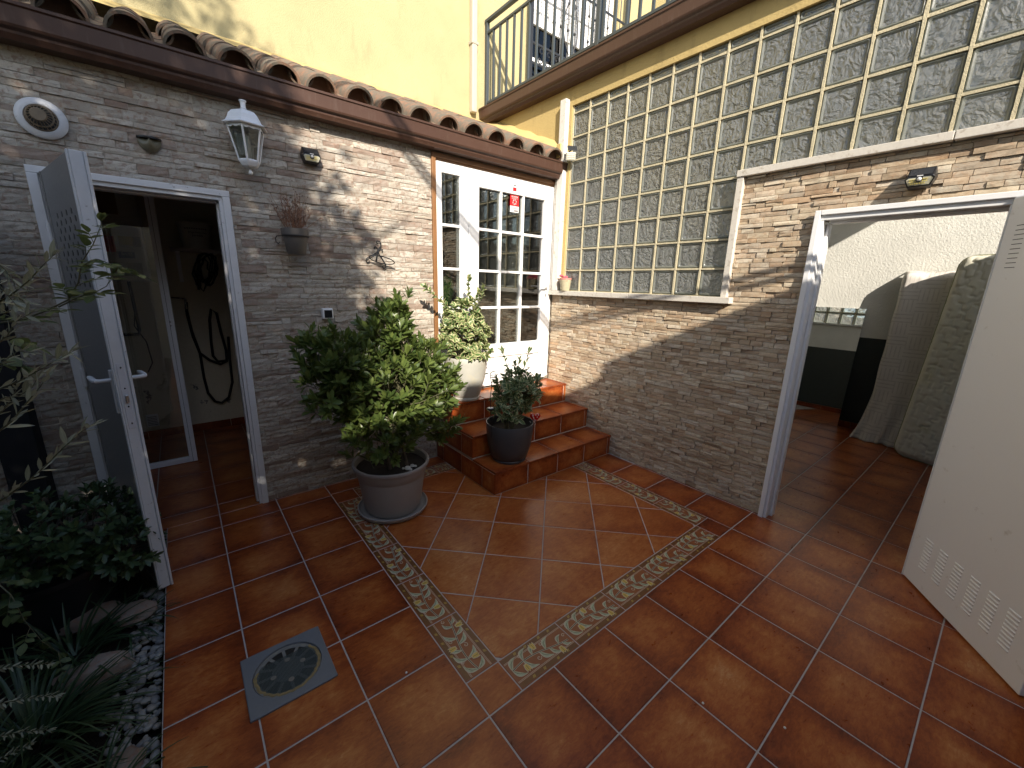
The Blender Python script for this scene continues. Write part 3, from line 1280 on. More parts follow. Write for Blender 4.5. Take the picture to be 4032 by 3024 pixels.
def slab(p0, ux, uy, nrm, w, h, th, round_front=False):
    """a glazed tile: corner p0, edges ux*w, uy*h, thickness th along nrm"""
    mb = MB()
    g, bv = .0030, .004
    r = rnd()
    outer = [(g, g), (w - g, g), (w - g, h - g), (g, h - g)]
    inner = [(g + bv, g + bv), (w - g - bv, g + bv), (w - g - bv, h - g - bv), (g + bv, h - g - bv)]
    mid = [(g + bv * .3, g + bv * .3), (w - g - bv * .3, g + bv * .3), (w - g - bv * .3, h - g - bv * .3), (g + bv * .3, h - g - bv * .3)]
    levels = [(outer, 0), (outer, th - bv), (mid, th - bv * .3), (inner, th)]
    for pts, d in levels:
        for p in pts:
            mb.v.append(tuple(p0 + ux * p[0] + uy * p[1] + nrm * d))
    uv = lambda p: (p[0] / max(w, .1), p[1] / max(h, .1))
    for k in range(3):
        for i in range(4):
            j = (i + 1) % 4
            mb.face((4 * k + i, 4 * k + j, 4 * k + 4 + j, 4 * k + 4 + i), 0, [uv(levels[k][0][i]), uv(levels[k][0][j]), uv(levels[k + 1][0][j]), uv(levels[k + 1][0][i])], r)
    mb.face((12, 13, 14, 15), 0, [uv(p) for p in inner], r)
    return mb.build('step_tile', TILE, steps, smooth=False, fixn=True)


xs = [XS, XS + T, XS + 2 * T, XS + 3 * T, XS + 4 * T, XB]
X_, Y_, Z_ = V((1, 0, 0)), V((0, 1, 0)), V((0, 0, 1))
for k in range(3):
    yb = YS[k + 1] if k < 2 else YA + .03
    for a, c in zip(xs[:-1], xs[1:]):
        # tread with a nosing, then riser
        slab(V((a, YS[k] - .010, (k + 1) * HS - .016)), X_, Y_, Z_, c - a, yb - YS[k] + .009, .016)
        slab(V((a, YS[k] + .008, k * HS + (.001 if k == 0 else .0005))), X_, Z_, -Y_, c - a, HS - .0175, .008)
    # left side
    ys = [YS[k] + .001] + [y for y in (YS[k] + .17, YS[k] + .17 + .305, YS[k] + .17 + .61) if y < YA - .03] + [YA - .004]
    for a, c in zip(ys[:-1], ys[1:]):
        slab(V((XS + .008, c, k * HS + .001)), -Y_, Z_, -X_, c - a, HS - .018, .008)

# ------------------------------------------------------------------ gutters, roof, house wall
def gutter_prof(sgn=1):
    # (outward, z) closed profile of a box gutter with a rolled lip and a moulded foot
    return [(.0, .0), (.078, .0), (.084, .010), (.092, .022), (.094, .034), (.112, .042), (.117, .052), (.124, .118), (.132, .124), (.133, .136), (.124, .139), (.117, .132), (.108, .055), (.088, .046), (.084, .036), (.070, .012), (.008, .012), (.006, .125), (.0, .125)]


def sweep(name, prof, p0, along, outw, L, mats, parent, caps=True, seg=1):
    mb = MB()
    n = len(prof)
    for i in range(seg + 1):
        for (o, z) in prof:
            mb.v.append(tuple(V(p0) + along * (L * i / seg) + outw * o + Z_ * z))
    for i in range(seg):
        for k in range(n):
            l = (k + 1) % n
            mb.face((i * n + k, i * n + l, (i + 1) * n + l, (i + 1) * n + k))
    return mb.build(name, mats, parent, fixn=True), mb


gA = thing('roof_gutter', (0, YA - .06, 2.55), 'brown metal box gutter under the clay tile eave of the back wall', 'gutter', 'brown gutters')
pf = gutter_prof()
sweep('trough', pf, (-3.0, YA - .002, 2.556), X_, -Y_, 3.975, GUTTER, gA)
sweep('trough', pf, (.9765, YA - .002, 2.556), X_, -Y_, 1.375, GUTTER, gA)
mb = MB()
mb.poly([V((2.3518, YA - .002 - o, 2.556 + z)) for o, z in pf[:11]] + [V((2.3518, YA - .002, 2.556 + .125))], .003, X_)
mb.build('end_cap', GUTTER, gA)
mb = MB()
mb.box(.962, .990, YA - .080, YA - .004, 2.5535, 2.5555)
mb.build('joint_strip', GUTTER, gA)
gB = thing('roof_gutter', (XB - .06, 0, 3.33), 'brown metal box gutter along the terrace edge above the glass blocks', 'gutter', 'brown gutters')
sweep('trough', [(o, z * 1.08) for o, z in pf], (XB + .002, 3.372, 3.322), -Y_, -X_, 6.3, GUTTER, gB)
mb = MB()
mb.poly([V((XB + .002 - o, 3.372, 3.322 + z * 1.08)) for o, z in pf[:11]] + [V((XB + .002, 3.372, 3.322 + .135))], .003, Y_)
mb.build('end_cap', GUTTER, gB)

# clay barrel-tile roof
roof = thing('tiled_roof', (0, 2.7, 2.66), 'weathered clay barrel-tile lean-to roof above the back wall', 'roof')
ey, ez = 2.112, 2.703
sl = math.atan(.428)
mb = MB()
mb.poly([V((-3.0, 2.12, 2.665)), V((-3.0, 3.38, 3.205)), V((-3.0, 3.38, 3.14)), V((-3.0, 2.12, 2.60))], 5.345, X_)
mb.build('roof_deck', CLAY, roof)


def barrel(L, r0, r1, th, n=12, up=True):
    """half-round tile along +Y, r0 at the eave end, r1 at the head"""
    mb = MB()
    m = n + 1
    for (y, r) in ((0, r0), (.006, r0), (L, r1)):
        for rr in (r, r - th):
            for k in range(m):
                an = math.pi * k / n
                x, z = rr * math.cos(an), rr * math.sin(an)
                mb.v.append((x, y, z if up else -z))
    for s in range(2):
        a, c = s * 2 * m, (s + 1) * 2 * m
        for k in range(n):
            mb.face((a + k, a + k + 1, c + k + 1, c + k))
            mb.face((a + m + k, c + m + k, c + m + k + 1, a + m + k + 1))
        for k in (0, n):
            mb.face((a + k, c + k, c + m + k, a + m + k))
    for k in range(n):
        mb.face((k, m + k, m + k + 1, k + 1))
        mb.face((4 * m + k, 4 * m + k + 1, 5 * m + k + 1, 5 * m + k))
    me = mb.mesh('roof_tile')
    bm = bmesh.new()
    bm.from_mesh(me)
    bmesh.ops.recalc_face_normals(bm, faces=bm.faces)
    bm.to_mesh(me)
    bm.free()
    me.materials.append(CLAY)
    me.polygons.foreach_set('use_smooth', [True] * len(me.polygons))
    me.set_sharp_from_angle(angle=rad(50))
    return me


COVER = barrel(.46, .095, .077, .013)
PLUG = MB().poly([V((.081 * math.cos(math.pi * k / 12), 0, .081 * math.sin(math.pi * k / 12))) for k in range(13)], .05, Y_).mesh('mortar_plug')
PLUG.materials.append(simple('brown_mortar', (.13, .075, .048), .9, .3, 40, .6))
PAN = barrel(.46, .072, .086, .012, up=False)
RX = Matrix.Rotation(sl, 4, 'X')
PITCH = .2265
xk = 2.222
while xk > -2.6:
    for j in range(4):
        y = ey + j * .345 * math.cos(sl)
        z = ez + j * .345 * math.sin(sl) + .004
        jx, jr = uni(-.008, .008), uni(-.025, .025)
        M = Matrix.Translation((xk + jx, y + uni(-.012, .012), z + j * .002)) @ RX @ Matrix.Rotation(jr, 4, 'Z') @ Matrix.Rotation(uni(-.05, .05), 4, 'Y') @ Matrix.Rotation(.035, 4, 'X')
        inst('roof_tile', COVER, roof, M)
        if j == 0:
            inst('mortar_plug', PLUG, roof, M @ Matrix.Translation((0, .085, 0)))
        if j < 3:
            M = Matrix.Translation((xk - PITCH / 2 + uni(-.004, .004), y + uni(-.01, .01) + .004, z + .072)) @ RX @ Matrix.Rotation(.03, 4, 'X')
            inst('roof_tile', PAN, roof, M)
    xk -= PITCH
# mortar fillets: against the house wall and along the glass-block wall
mb = MB()
N = 60
for i in range(N + 1):
    x = -3.0 + 5.34 * i / N
    w = .012 * noise.noise(V((x * 6, 1, 1)))
    for (y, z) in ((3.22 + w, 3.265 + w), (3.31, 3.325), (3.377, 3.365 + w)):
        mb.v.append((x, y, z))
for i in range(N):
    for k in range(2):
        a = i * 3 + k
        mb.face((a, a + 3, a + 4, a + 1))
mb.build('mortar_flashing', YELLOW_B, roof, smooth=True)
mb = MB()
N = 26
for i in range(N + 1):
    y = 2.14 + 1.24 * i / N
    zz = 2.740 + (y - 2.07) * math.tan(sl)
    w = .02 * noise.noise(V((y * 7, 3, 1)))
    for (x, z) in ((2.235 + w, zz + .012), (2.285, zz + .07 + w), (2.356, zz + .115 + w)):
        mb.v.append((x, y, z))
for i in range(N):
    for k in range(2):
        a = i * 3 + k
        mb.face((a, a + 3, a + 4, a + 1))
mb.build('mortar_flashing', YELLOW_B, roof, smooth=True)
tag(MB().box(2.285, 2.318, 2.10, 2.150, 2.74, 2.86).build('render_pad', YELLOW_B, roof, bevel=.006))

# the house behind
house = thing('yellow_house', (0, 3.5, 0), 'upper floor of the sunlit yellow house above the clay roof', 'house')
YY = 3.385
WX0, WX1, WZ0, WZ1 = 2.93, 4.55, 3.50, 5.6
mb = MB()
mb.box(-5.0, WX0, YY, YY + .3, 2.5, 7.0)
mb.box(WX0, WX1, YY, YY + .3, WZ1, 7.0)
mb.box(WX1, 5.3, YY, YY + .3, 2.5, 7.0)
mb.build('wall', YELLOW, house)
tag(MB().box(2.46, 7.0, -1.42, YY - .002, 3.455, 3.515).build('terrace_slab', MORTAR), kind='structure')
mb = MB()
mb.box(5.3, 6.9, 3.0, YY + .3, 3.4, 7.0)
mb.box(5.16, 5.2995, 3.0, 3.20, 4.75, 5.0)
mb.build('projecting_wall', YELLOW, house)
mb = MB()
mb.box(5.05, 6.9, 2.9, 3.0, 4.95, 5.15)
mb.build('white_cornice', WHITE, house)
# window: white frame, panes, lowered shutter
win = MB()
win.box(WX0, WX1, YY + .09, YY + .14, 4.63, 4.70)
for x in (WX0, WX0 + .78, WX1 - .06):
    win.box(x, x + .06, YY + .10, YY + .15, WZ0, 4.63)
for z in (3.50, 3.86, 4.24):
    win.box(WX0 + .06, WX1 - .06, YY + .105, YY + .145, z, z + .05)
w_ = win.build('window', WHITE, house)
MB().box(WX0 + .06, WX1 - .06, YY + .118, YY + .126, WZ0, 4.63).build('pane', PANE_DARK, w_)
for k in range(3):
    MB().box(WX0 + .32 + .42 * k, WX0 + .44 + .42 * k, YY + .17, YY + .19, WZ0, 4.63).build('curtain', simple('red_curtain', (.28, .03, .03), .8), w_)
shm = MB()
for k in range(24):
    z = 4.70 + k * .038
    shm.box(WX0 + .01, WX1 - .01, YY + .095, YY + .112, z + .002, z + .037)
shm.build('roller_shutter', WHITE, house, bevel=.003)
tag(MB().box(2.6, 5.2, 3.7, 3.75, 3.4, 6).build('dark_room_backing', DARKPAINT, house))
# iron grille in front of the window
gr = thing('window_grille', (3.7, 3.36, 3.5), 'black wrought-iron window grille with scrolls behind the terrace railing', 'grille')
GY = YY - .10
for x in (2.86, 3.72, 4.60):
    MB().box(x, x + .045, GY - .02, GY + .02, 3.50, 5.7).build('post', BLACKMETAL, gr)
for z in (3.515, 4.10, 4.30, 5.05):
    MB().box(2.905, 4.60, GY - .008, GY + .008, z, z + .022).build('rail', BLACKMETAL, gr)
for k in range(13):
    x = 2.99 + k * .123
    if abs(x - 3.74) < .05:
        continue
    mb = MB()
    mb.tube([(x, GY + .001, 3.52), (x, GY + .001, 5.7)], .007, 6)
    for z in (3.75, 4.62, 4.9):
        mb.lathe([(.004, -.02), (.016, -.008), (.016, .008), (.004, .02)], (x, GY, z), 8)
    mb.build('bar', BLACKMETAL, gr)
for k in range(12):
    x = 3.05 + k * .123
    for s in (-1, 1):
        mb = MB()
        pts = []
        for q in range(14):
            an = q * .45
            r = .042 * (1 - q / 18)
            pts.append((x + s * .012 + r * math.cos(an), GY + .001, 4.21 + s * .045 + s * r * math.sin(an)))
        mb.tube(pts, .006, 5)
        mb.build('scroll', BLACKMETAL, gr)
for s in (-1, 1):
    mb = MB()
    pts = [(3.52 + s * (.02 + .13 * math.sin(t * math.pi) * (1 - .4 * t)), GY - .012, 4.36 + t * .62) for t in [k / 20 for k in range(21)]]
    mb.tube(pts, .008, 6)
    pts = [(3.52 + s * .05 + .05 * math.cos(a_) * (1 - a_ / 9), GY - .012, 4.98 + .05 * math.sin(a_) * (1 - a_ / 9)) for a_ in [k * .4 for k in range(16)]]
    mb.tube(pts, .007, 6)
    mb.build('scroll', BLACKMETAL, gr)

# terrace railing
rl = thing('railing', (2.33, 1.5, 3.5), 'grey painted iron railing along the terrace edge above the gutter', 'railing')
RXX = 2.318
for y in (3.352, 1.75, .1):
    MB().box(RXX - .018, RXX + .018, y - .018, y + .018, 3.40, 4.315).build('post', GREYMETAL, rl, bevel=.002)
MB().box(RXX - .022, RXX + .022, -1.8, 3.375, 4.3155, 4.345).build('handrail', GREYMETAL, rl, bevel=.003)
MB().box(RXX - .014, RXX + .014, -1.8, 3.333, 4.205, 4.228).build('rail', GREYMETAL, rl, bevel=.002)
MB().box(RXX - .014, RXX + .014, -1.8, 3.333, 3.53, 3.553).build('rail', GREYMETAL, rl, bevel=.002)
BAL = MB().box(-.010, .010, -.010, .010, -.326, .326).mesh('baluster')
BAL.materials.append(GREYMETAL)
y = 3.352 - .118
while y > -1.7:
    if abs(y - 1.75) > .03 and abs(y - .1) > .03:
        inst('baluster', BAL, rl, Matrix.Translation((RXX, y, 3.879)))
    y -= .118

# rain pipe on the house corner
dp = thing('rain_pipe', (2.14, 3.36, 3.4), 'pale painted rain pipe running down the yellow house wall', 'pipe')
mb = MB()
mb.box(2.105, 2.170, YY - .065, YY - .002, 3.405, 7.0)
mb.build('pipe', simple('pale_painted_pipe', (.46, .42, .34), .5, .08, 20, .05), dp, bevel=.012, seg=3)
for z in (4.05, 5.2):
    MB().box(2.095, 2.180, YY - .070, YY - .001, z, z + .03).build('bracket', simple('pipe_bracket', (.42, .38, .31), .5), dp, bevel=.004)

# ------------------------------------------------------------------ the glazed door
def text_mesh(name, txt, size, M, mat, parent, th=.0004):
    cu = bpy.data.curves.new('letters', 'FONT')
    cu.body = txt
    cu.size = size
    cu.align_x = 'CENTER'
    cu.extrude = th
    ob = bpy.data.objects.new('letters', cu)
    COL.objects.link(ob)
    bpy.context.view_layer.update()
    me = bpy.data.meshes.new_from_object(ob.evaluated_get(bpy.context.evaluated_depsgraph_get()))
    bpy.data.objects.remove(ob)
    me.materials.clear()
    me.materials.append(mat)
    return inst(name, me, parent, M)


FACE_A = Matrix(((1, 0, 0, 0), (0, 0, -1, 0), (0, 1, 0, 0), (0, 0, 0, 1)))      # text plane looking along -y

fd = thing('glazed_door', (1.7, 2.215, .58), 'white glazed door with sidelight at the top of the steps', 'door')
YD = 2.212
mb = MB()
mb.box(.977, 1.013, YA - .008, YA + .09, .575, 2.515)
mb.box(.977, 2.349, YA - .008, YA + .09, 2.5152, 2.548)
mb.box(1.0132, 2.349, YA + .006, YA + .089, 2.500, 2.515)
mb.build('brown_surround', BROWN_ALU, fd, bevel=.003)
mb = MB()
mb.box(1.0135, 1.074, YD - .012, YD + .06, .575, 2.4985)
mb.box(1.074, 2.349, YD - .012, YD + .06, 2.458, 2.4985)
mb.box(1.247, 1.332, YD - .0115, YD + .06, .575, 2.4575)
mb.box(2.316, 2.349, YD - .0118, YD + .06, .60, 2.4575)
mb.box(1.0742, 1.2468, YD - .0105, YD + .055, 2.418, 2.4575)
mb.box(1.0742, 1.2468, YD - .0105, YD + .055, .575, .98)
for z in (2.014, 1.664, 1.335):
    mb.box(1.0742, 1.2468, YD - .006, YD + .030, z, z + .022)
mb.build('frame', WHITE, fd, bevel=.004)
MB().box(1.0745, 1.2465, YD + .008, YD + .016, .98, 2.418).build('pane', PANE, fd)
lf = MB()
lf.box(1.336, 1.432, YD - .024, YD + .03, .592, 2.4535)
lf.box(2.203, 2.312, YD - .024, YD + .03, .592, 2.4535)
lf.box(1.4322, 2.2028, YD - .0235, YD + .03, 2.360, 2.453)
lf.box(1.4322, 2.2028, YD - .0235, YD + .03, .870, .996)
lf.box(1.4322, 2.2028, YD - .0235, YD + .03, .592, .68)
lf.box(1.4322, 2.2028, YD - .008, YD + .02, .68, .870)
leaf = lf.build('door_leaf', WHITE, fd, bevel=.005, seg=3)
mb = MB()
for x in (1.674, 1.937):
    mb.box(x - .011, x + .011, YD - .019, YD + .026, .9965, 2.3595)
for z in (2.024, 1.672, 1.343):
    for a, c in ((1.4325, 1.6625), (1.6855, 1.9255), (1.9485, 2.2025)):
        mb.box(a, c, YD - .0185, YD + .0255, z - .011, z + .011)
mb.build('glazing_bar', WHITE, leaf, bevel=.003)
xs_ = [1.4325, 1.674, 1.937, 2.2025]
zs_ = [.9965, 1.343, 1.672, 2.024, 2.3595]
for a, c in zip(xs_[:-1], xs_[1:]):
    for z0, z1 in zip(zs_[:-1], zs_[1:]):
        M = Matrix.Translation(((a + c) / 2, YD + .004, (z0 + z1) / 2)) @ Matrix.Rotation(uni(-.006, .006), 4, 'X') @ Matrix.Rotation(uni(-.006, .006), 4, 'Z')
        pb = MB().box(-(c - a) / 2 + .010, (c - a) / 2 - .010, -.003, .003, -(z1 - z0) / 2 + .010, (z1 - z0) / 2 - .010)
        me = pb.mesh('pane')
        me.materials.append(PANE)
        inst('pane', me, leaf, M)
for z in (2.30, 1.98, 1.2, .75):
    mb = MB()
    mb.tube([(1.334, YD - .020, z - .045), (1.334, YD - .020, z + .045)], .008, 10)
    mb.build('hinge', WHITE, leaf)
mb = MB()
mb.box(2.245, 2.273, YD - .031, YD - .0242, 1.43, 1.60)
mb.tube([(2.259, YD - .03, 1.545), (2.259, YD - .062, 1.545), (2.250, YD - .070, 1.545), (2.16, YD - .074, 1.548), (2.145, YD - .068, 1.548)], [.010, .010, .011, .009, .007], 10)
mb.build('handle', WHITE, leaf, smooth='auto', bevel=.002)
MB().box(2.254, 2.264, YD - .0335, YD - .0312, 1.445, 1.475).build('keyhole', BLACKPL, leaf)
mb = MB().box(1.783, 1.886, YD - .0245 + .016, YD - .0240 + .016, 2.262, 2.3585)
stk = mb.build('alarm_sticker', RED, leaf)
MB().box(1.783, 1.886, YD - .0086, YD - .0080, 2.208, 2.2618).build('sticker_foot', PAPER, leaf)
text_mesh('lettering', 'ALARMA', .020, Matrix.Translation((1.8345, YD - .0091, 2.335)) @ FACE_A, PAPER, stk)
mb = MB()
for k in range(6):
    an = k * math.pi / 3 + .3
    mb.box(1.8345 + .020 * math.cos(an) - .003, 1.8345 + .020 * math.cos(an) + .003, YD - .0092, YD - .0086, 2.297 + .020 * math.sin(an) - .007, 2.297 + .020 * math.sin(an) + .007)
mb.box(1.80, 1.868, YD - .0092, YD - .0086, 2.326, 2.328)
mb.build('emblem', PAPER, stk)
mb = MB()
mb.box(1.790, 1.882, YD - .0092, YD - .0087, 2.240, 2.246)
mb.box(1.83, 1.878, YD - .0092, YD - .0087, 2.214, 2.230)
mb.build('small_print', flat('grey_print', (.22, .2, .2)), stk)
mb = MB().box(1.797, 1.843, YD - .0245, YD - .0238, 2.372, 2.447)
s2 = mb.build('small_sticker', PAPER, leaf)
MB().box(1.799, 1.841, YD - .0249, YD - .0246, 2.385, 2.416).build('red_band', RED, s2)
MB().box(1.812, 1.830, YD - .0249, YD - .0246, 2.428, 2.440).build('symbol', BLACKINK, s2)
# hall behind it
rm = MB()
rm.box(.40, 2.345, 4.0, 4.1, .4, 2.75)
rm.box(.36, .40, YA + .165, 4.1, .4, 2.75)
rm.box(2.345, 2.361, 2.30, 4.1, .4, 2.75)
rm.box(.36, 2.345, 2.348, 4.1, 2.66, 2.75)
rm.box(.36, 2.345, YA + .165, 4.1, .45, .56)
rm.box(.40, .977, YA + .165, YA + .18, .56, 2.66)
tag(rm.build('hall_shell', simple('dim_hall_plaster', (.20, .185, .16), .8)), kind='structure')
for k, x in enumerate((1.10, 1.16, 1.22)):
    mb = MB()
    for q in range(7):
        mb.box(x + q * .007, x + q * .007 + .005, 2.40 + (q % 2) * .02, 2.41 + (q % 2) * .02, .6, 1.72)
# an arum leaf behind the sidelight
ip = thing('indoor_plant', (1.13, 2.33, .58), 'big green indoor leaf behind the sidelight pane', 'plant')
mb = MB()
n_ = 10
for i in range(n_ + 1):
    t = i / n_
    w = .095 * math.sin(math.pi * min(1, t * .92 + .10)) ** .8 * (1 - t * .25)
    z = 1.62 - .30 * t
    for s in (-1, -.5, 0, .5, 1):
        mb.v.append((1.155 + s * w, 2.29 + .03 * abs(s) - .03 * t, z + .035 * abs(s) * (1 - t)))
for i in range(n_):
    for k in range(4):
        a = i * 5 + k
        mb.face((a, a + 1, a + 6, a + 5), 0, [(k / 4, i / n_), ((k + 1) / 4, i / n_), ((k + 1) / 4, (i + 1) / n_), (k / 4, (i + 1) / n_)])
mb.build('leaf', mat_leaf('leaf_indoor', (.03, .09, .03), (.05, .13, .04)), ip, smooth=True)
MB().tube([(1.15, 2.33, .58), (1.16, 2.33, 1.1), (1.155, 2.29, 1.6)], .006, 6).build('stalk', TWIG, ip)

# ------------------------------------------------------------------ open door leaf of the utility room
dA = thing('metal_door', (-1.145, YA - .02, 0), 'open white metal door with punched vent holes at the utility room', 'door')
h0 = V((-1.140, YA - .028, .012))
e0 = V((-.962, 1.522, .012))
ax = (e0 - h0).normalized()
nr = V((ax.y, -ax.x, 0))          # outer face, towards the garden
if nr.x > 0:
    nr = -nr
LW = (e0 - h0).length
MD = Matrix(((ax.x, nr.x, 0, h0.x), (ax.y, nr.y, 0, h0.y), (0, 0, 1, h0.z), (0, 0, 0, 1)))
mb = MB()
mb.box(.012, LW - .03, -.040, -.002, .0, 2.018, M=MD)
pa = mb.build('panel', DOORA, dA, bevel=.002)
mb = MB()
mb.box(LW - .0295, LW + .004, -.041, 0.0, .0, 2.018, M=MD)
mb.box(LW - .012, LW + .010, -.052, -.0412, .0, 2.018, M=MD)
mb.box(LW - .018, LW + .0035, .0002, .006, .0, 2.018, M=MD)
mb.build('edge_profile', WHITE_OLD, dA, bevel=.0025)
mb = MB()
mb.box(-.008, .0115, -.030, .003, .0, 2.018, M=MD)
mb.build('hinge_stile', DOORA, dA, bevel=.003)
for z in (1.74, 1.0, .25):
    mb = MB()
    p = MD @ V((-.008, .010, z))
    mb.tube([p - Z_ * .05, p + Z_ * .05], .009, 10)
    mb.build('hinge', WHITE_OLD, dA)
HOLE = MB().lathe([(.0125, -.0006), (.0125, .0006)], n=14).mesh('vent_hole')
HOLE.materials.append(BLACKPL)
QD = MD.to_3x3().to_4x4() @ Matrix.Rotation(-math.pi / 2, 4, 'X')
for i in range(9):
    for j in range(10):
        if (i + j) % 2:
            continue
        u = .125 + i * .052
        z = 1.50 + j * .034
        M = QD.copy()
        M.translation = MD @ V((u, -.0014, z))
        inst('vent_hole', HOLE, dA, M)
# lock plate, levers
mb = MB()
mb.box(LW + .0042, LW + .0065, -.034, -.008, .86, 1.165, M=MD)
lk = mb.build('lock_plate', simple('lock_plate_paint', (.60, .60, .62), .4, .06, 50), dA, bevel=.001)
mb = MB()
mb.box(LW + .0066, LW + .018, -.027, -.015, .985, 1.02, M=MD)
mb.build('latch_bolt', CHROME, lk, bevel=.002)
for z in (.885, 1.145, 1.05, .965):
    mb = MB()
    p = MD @ V((LW + .0068, -.021, z))
    mb.lathe([(.004, -.0005), (.004, .0008)], p, 10, M=Matrix.Rotation(math.pi / 2, 4, 'X') @ Matrix.Rotation(-.25, 4, 'Y'))
    mb.build('screw', BLACKPL if z in (1.05, .965) else CHROME, lk)
for s in (1, -1):
    mb = MB()
    y0 = .0 if s > 0 else -.052
    mb.box(LW - .062, LW - .038, min(y0, y0 + s * .010), max(y0, y0 + s * .010), .93, 1.13, M=MD)
    pts = [MD @ V((LW - .050, y0 + s * k, 1.085 + q)) for k, q in ((.008, 0), (.045, 0), (.055, .001))]
    pts += [MD @ V((LW - .050 - k, y0 + s * .060, 1.085 + q)) for k, q in ((.02, .001), (.08, .004), (.115, .004))]
    mb.tube(pts, [.009, .009, .010, .011, .011, .007], 10)
    mb.build('lever_handle', WHITE_OLD, dA, smooth='auto')

# ------------------------------------------------------------------ open door leaf of the storeroom
dB = thing('metal_door', (2.335, -.81, 0), 'open white metal door with pressed louvre slots at the storeroom', 'door')
h1 = V((2.328, -.811, .010))
axb = V((-.815, -.58, 0)).normalized()
nb_ = V((-.58, .815, 0)).normalized()
ME = Matrix(((axb.x, nb_.x, 0, h1.x), (axb.y, nb_.y, 0, h1.y), (0, 0, 1, h1.z), (0, 0, 0, 1)))
mb = MB()
mb.box(.0, .742, -.040, 0, 0, 1.995, M=ME)
mb.build('panel', DOORGREY, dB, bevel=.004)
mb = MB()
mb.box(.742, .756, -.046, -.030, 0, 1.995, M=ME)
mb.build('edge_profile', simple('door_edge_grey', (.25, .25, .25), .5), dB, bevel=.002)
# louvres: pressed ridges low down, open slits high up
lm = MB()
n_ = 6
for i in range(n_ + 1):
    a = math.pi * i / n_
    for x, k in ((-.0285, .35), (-.025, 1), (.025, 1), (.0285, .35)):
        lm.v.append((x, .0042 * math.sin(a) * k - .0003, -.0055 * math.cos(a)))
for i in range(n_):
    for q in range(3):
        a = i * 4 + q
        lm.face((a, a + 1, a + 5, a + 4))
LOUV = lm.mesh('louvre')
LOUV.materials.append(DOORGREY)
LOUV.polygons.foreach_set('use_smooth', [True] * len(LOUV.polygons))
SLIT = MB().box(-.026, .026, -.0004, .0006, -.0014, .0014).mesh('slit')
SLIT.materials.append(BLACKPL)
ME3 = ME.to_3x3().to_4x4()
for c in range(6):
    for k in range(10):
        M = ME3.copy()
        M.translation = ME @ V((.117 + c * .1012, 0.0, .118 + k * .0188))
        inst('louvre', LOUV, dB, M)
        if c < 3:
            M = ME3.copy()
            M.translation = ME @ V((.087 + c * .1012, .0006, 1.685 + k * .0203))
            inst('slit', SLIT, dB, M)

# ------------------------------------------------------------------ things on the back wall
# round extractor vent
vt = thing('wall_vent', (-1.095, YA, 2.27), 'round white vent with brown slotted cone high on the stone wall', 'vent')
MV = Matrix(((1, 0, 0, 0), (0, 0, -1, 0), (0, 1, 0, 0), (0, 0, 0, 1)))
cv = (-1.095, YA - .004, 2.270)
mb = MB()
mb.lathe([(.057, 0), (.086, 0), (.088, .006), (.084, .012), (.066, .019), (.058, .018), (.056, .012), (.056, 0)], cv, 48, M=MV, close=False)
mb.build('ring', WHITE_OLD, vt, smooth='auto')
VENTB = simple('dirty_brown_plastic', (.20, .15, .095), .6, .3, 40)
MB().lathe([(.0, .002), (.056, .002), (.056, .004), (.0, .004)], cv, 32, M=MV, close=False).build('throat', BLACKPL, vt)
MB().lathe([(.0, .080), (.025, .080), (.029, .074), (.025, .070), (.0, .070)], cv, 32, M=MV, close=False).build('cap', VENTB, vt, smooth='auto')
for r_, z_ in ((.053, .014), (.044, .046)):
    pts = [V(cv) + MV @ V((r_ * math.cos(a), r_ * math.sin(a), z_)) for a in [2 * math.pi * k / 32 for k in range(32)]]
    MB().tube(pts, .004, 6, closed=True).build('grille_ring', VENTB, vt, smooth=True)
for k in range(20):
    a = 2 * math.pi * k / 20
    mb = MB()
    mb.tube([V(cv) + MV @ V((r_ * math.cos(a), r_ * math.sin(a), z_)) for r_, z_ in ((.054, .013), (.044, .046), (.026, .074))], .0016, 5)
    mb.build('vane', VENTB, vt)

# half-moon solar lamp
hm = thing('half_moon_lamp', (-.711, YA, 2.24), 'small half-moon wall lamp with dark top edge above the doorway', 'lamp')
mb = MB()
n_, m_ = 16, 8
for i in range(m_ + 1):
    ph = (math.pi / 2) * i / m_
    for k in range(n_ + 1):
        a = math.pi * k / n_
        x = .050 * math.cos(a) * math.cos(ph * .98)
        z = -.062 * math.sin(a) * math.cos(ph)
        y = -.045 * math.sin(ph)
        mb.v.append((-.711 + x, YA - .004 + y * (.4 + .6 * math.sin(a)), 2.262 + z))
for i in range(m_):
    for k in range(n_):
        a = i * (n_ + 1) + k
        mb.face((a, a + 1, a + n_ + 2, a + n_ + 1))
mb.build('shade', simple('smoked_lens', (.16, .145, .095), .3, .2, 200, .3), hm, smooth=True)
mb = MB()
mb.poly([V((-.711 + .053 * math.cos(a), YA - .004 - .047 * math.sin(a), 2.2625)) for a in [math.pi * k / 16 for k in range(17)]], .010, Z_)
mb.build('solar_cap', BLACKPL, hm, bevel=.002)

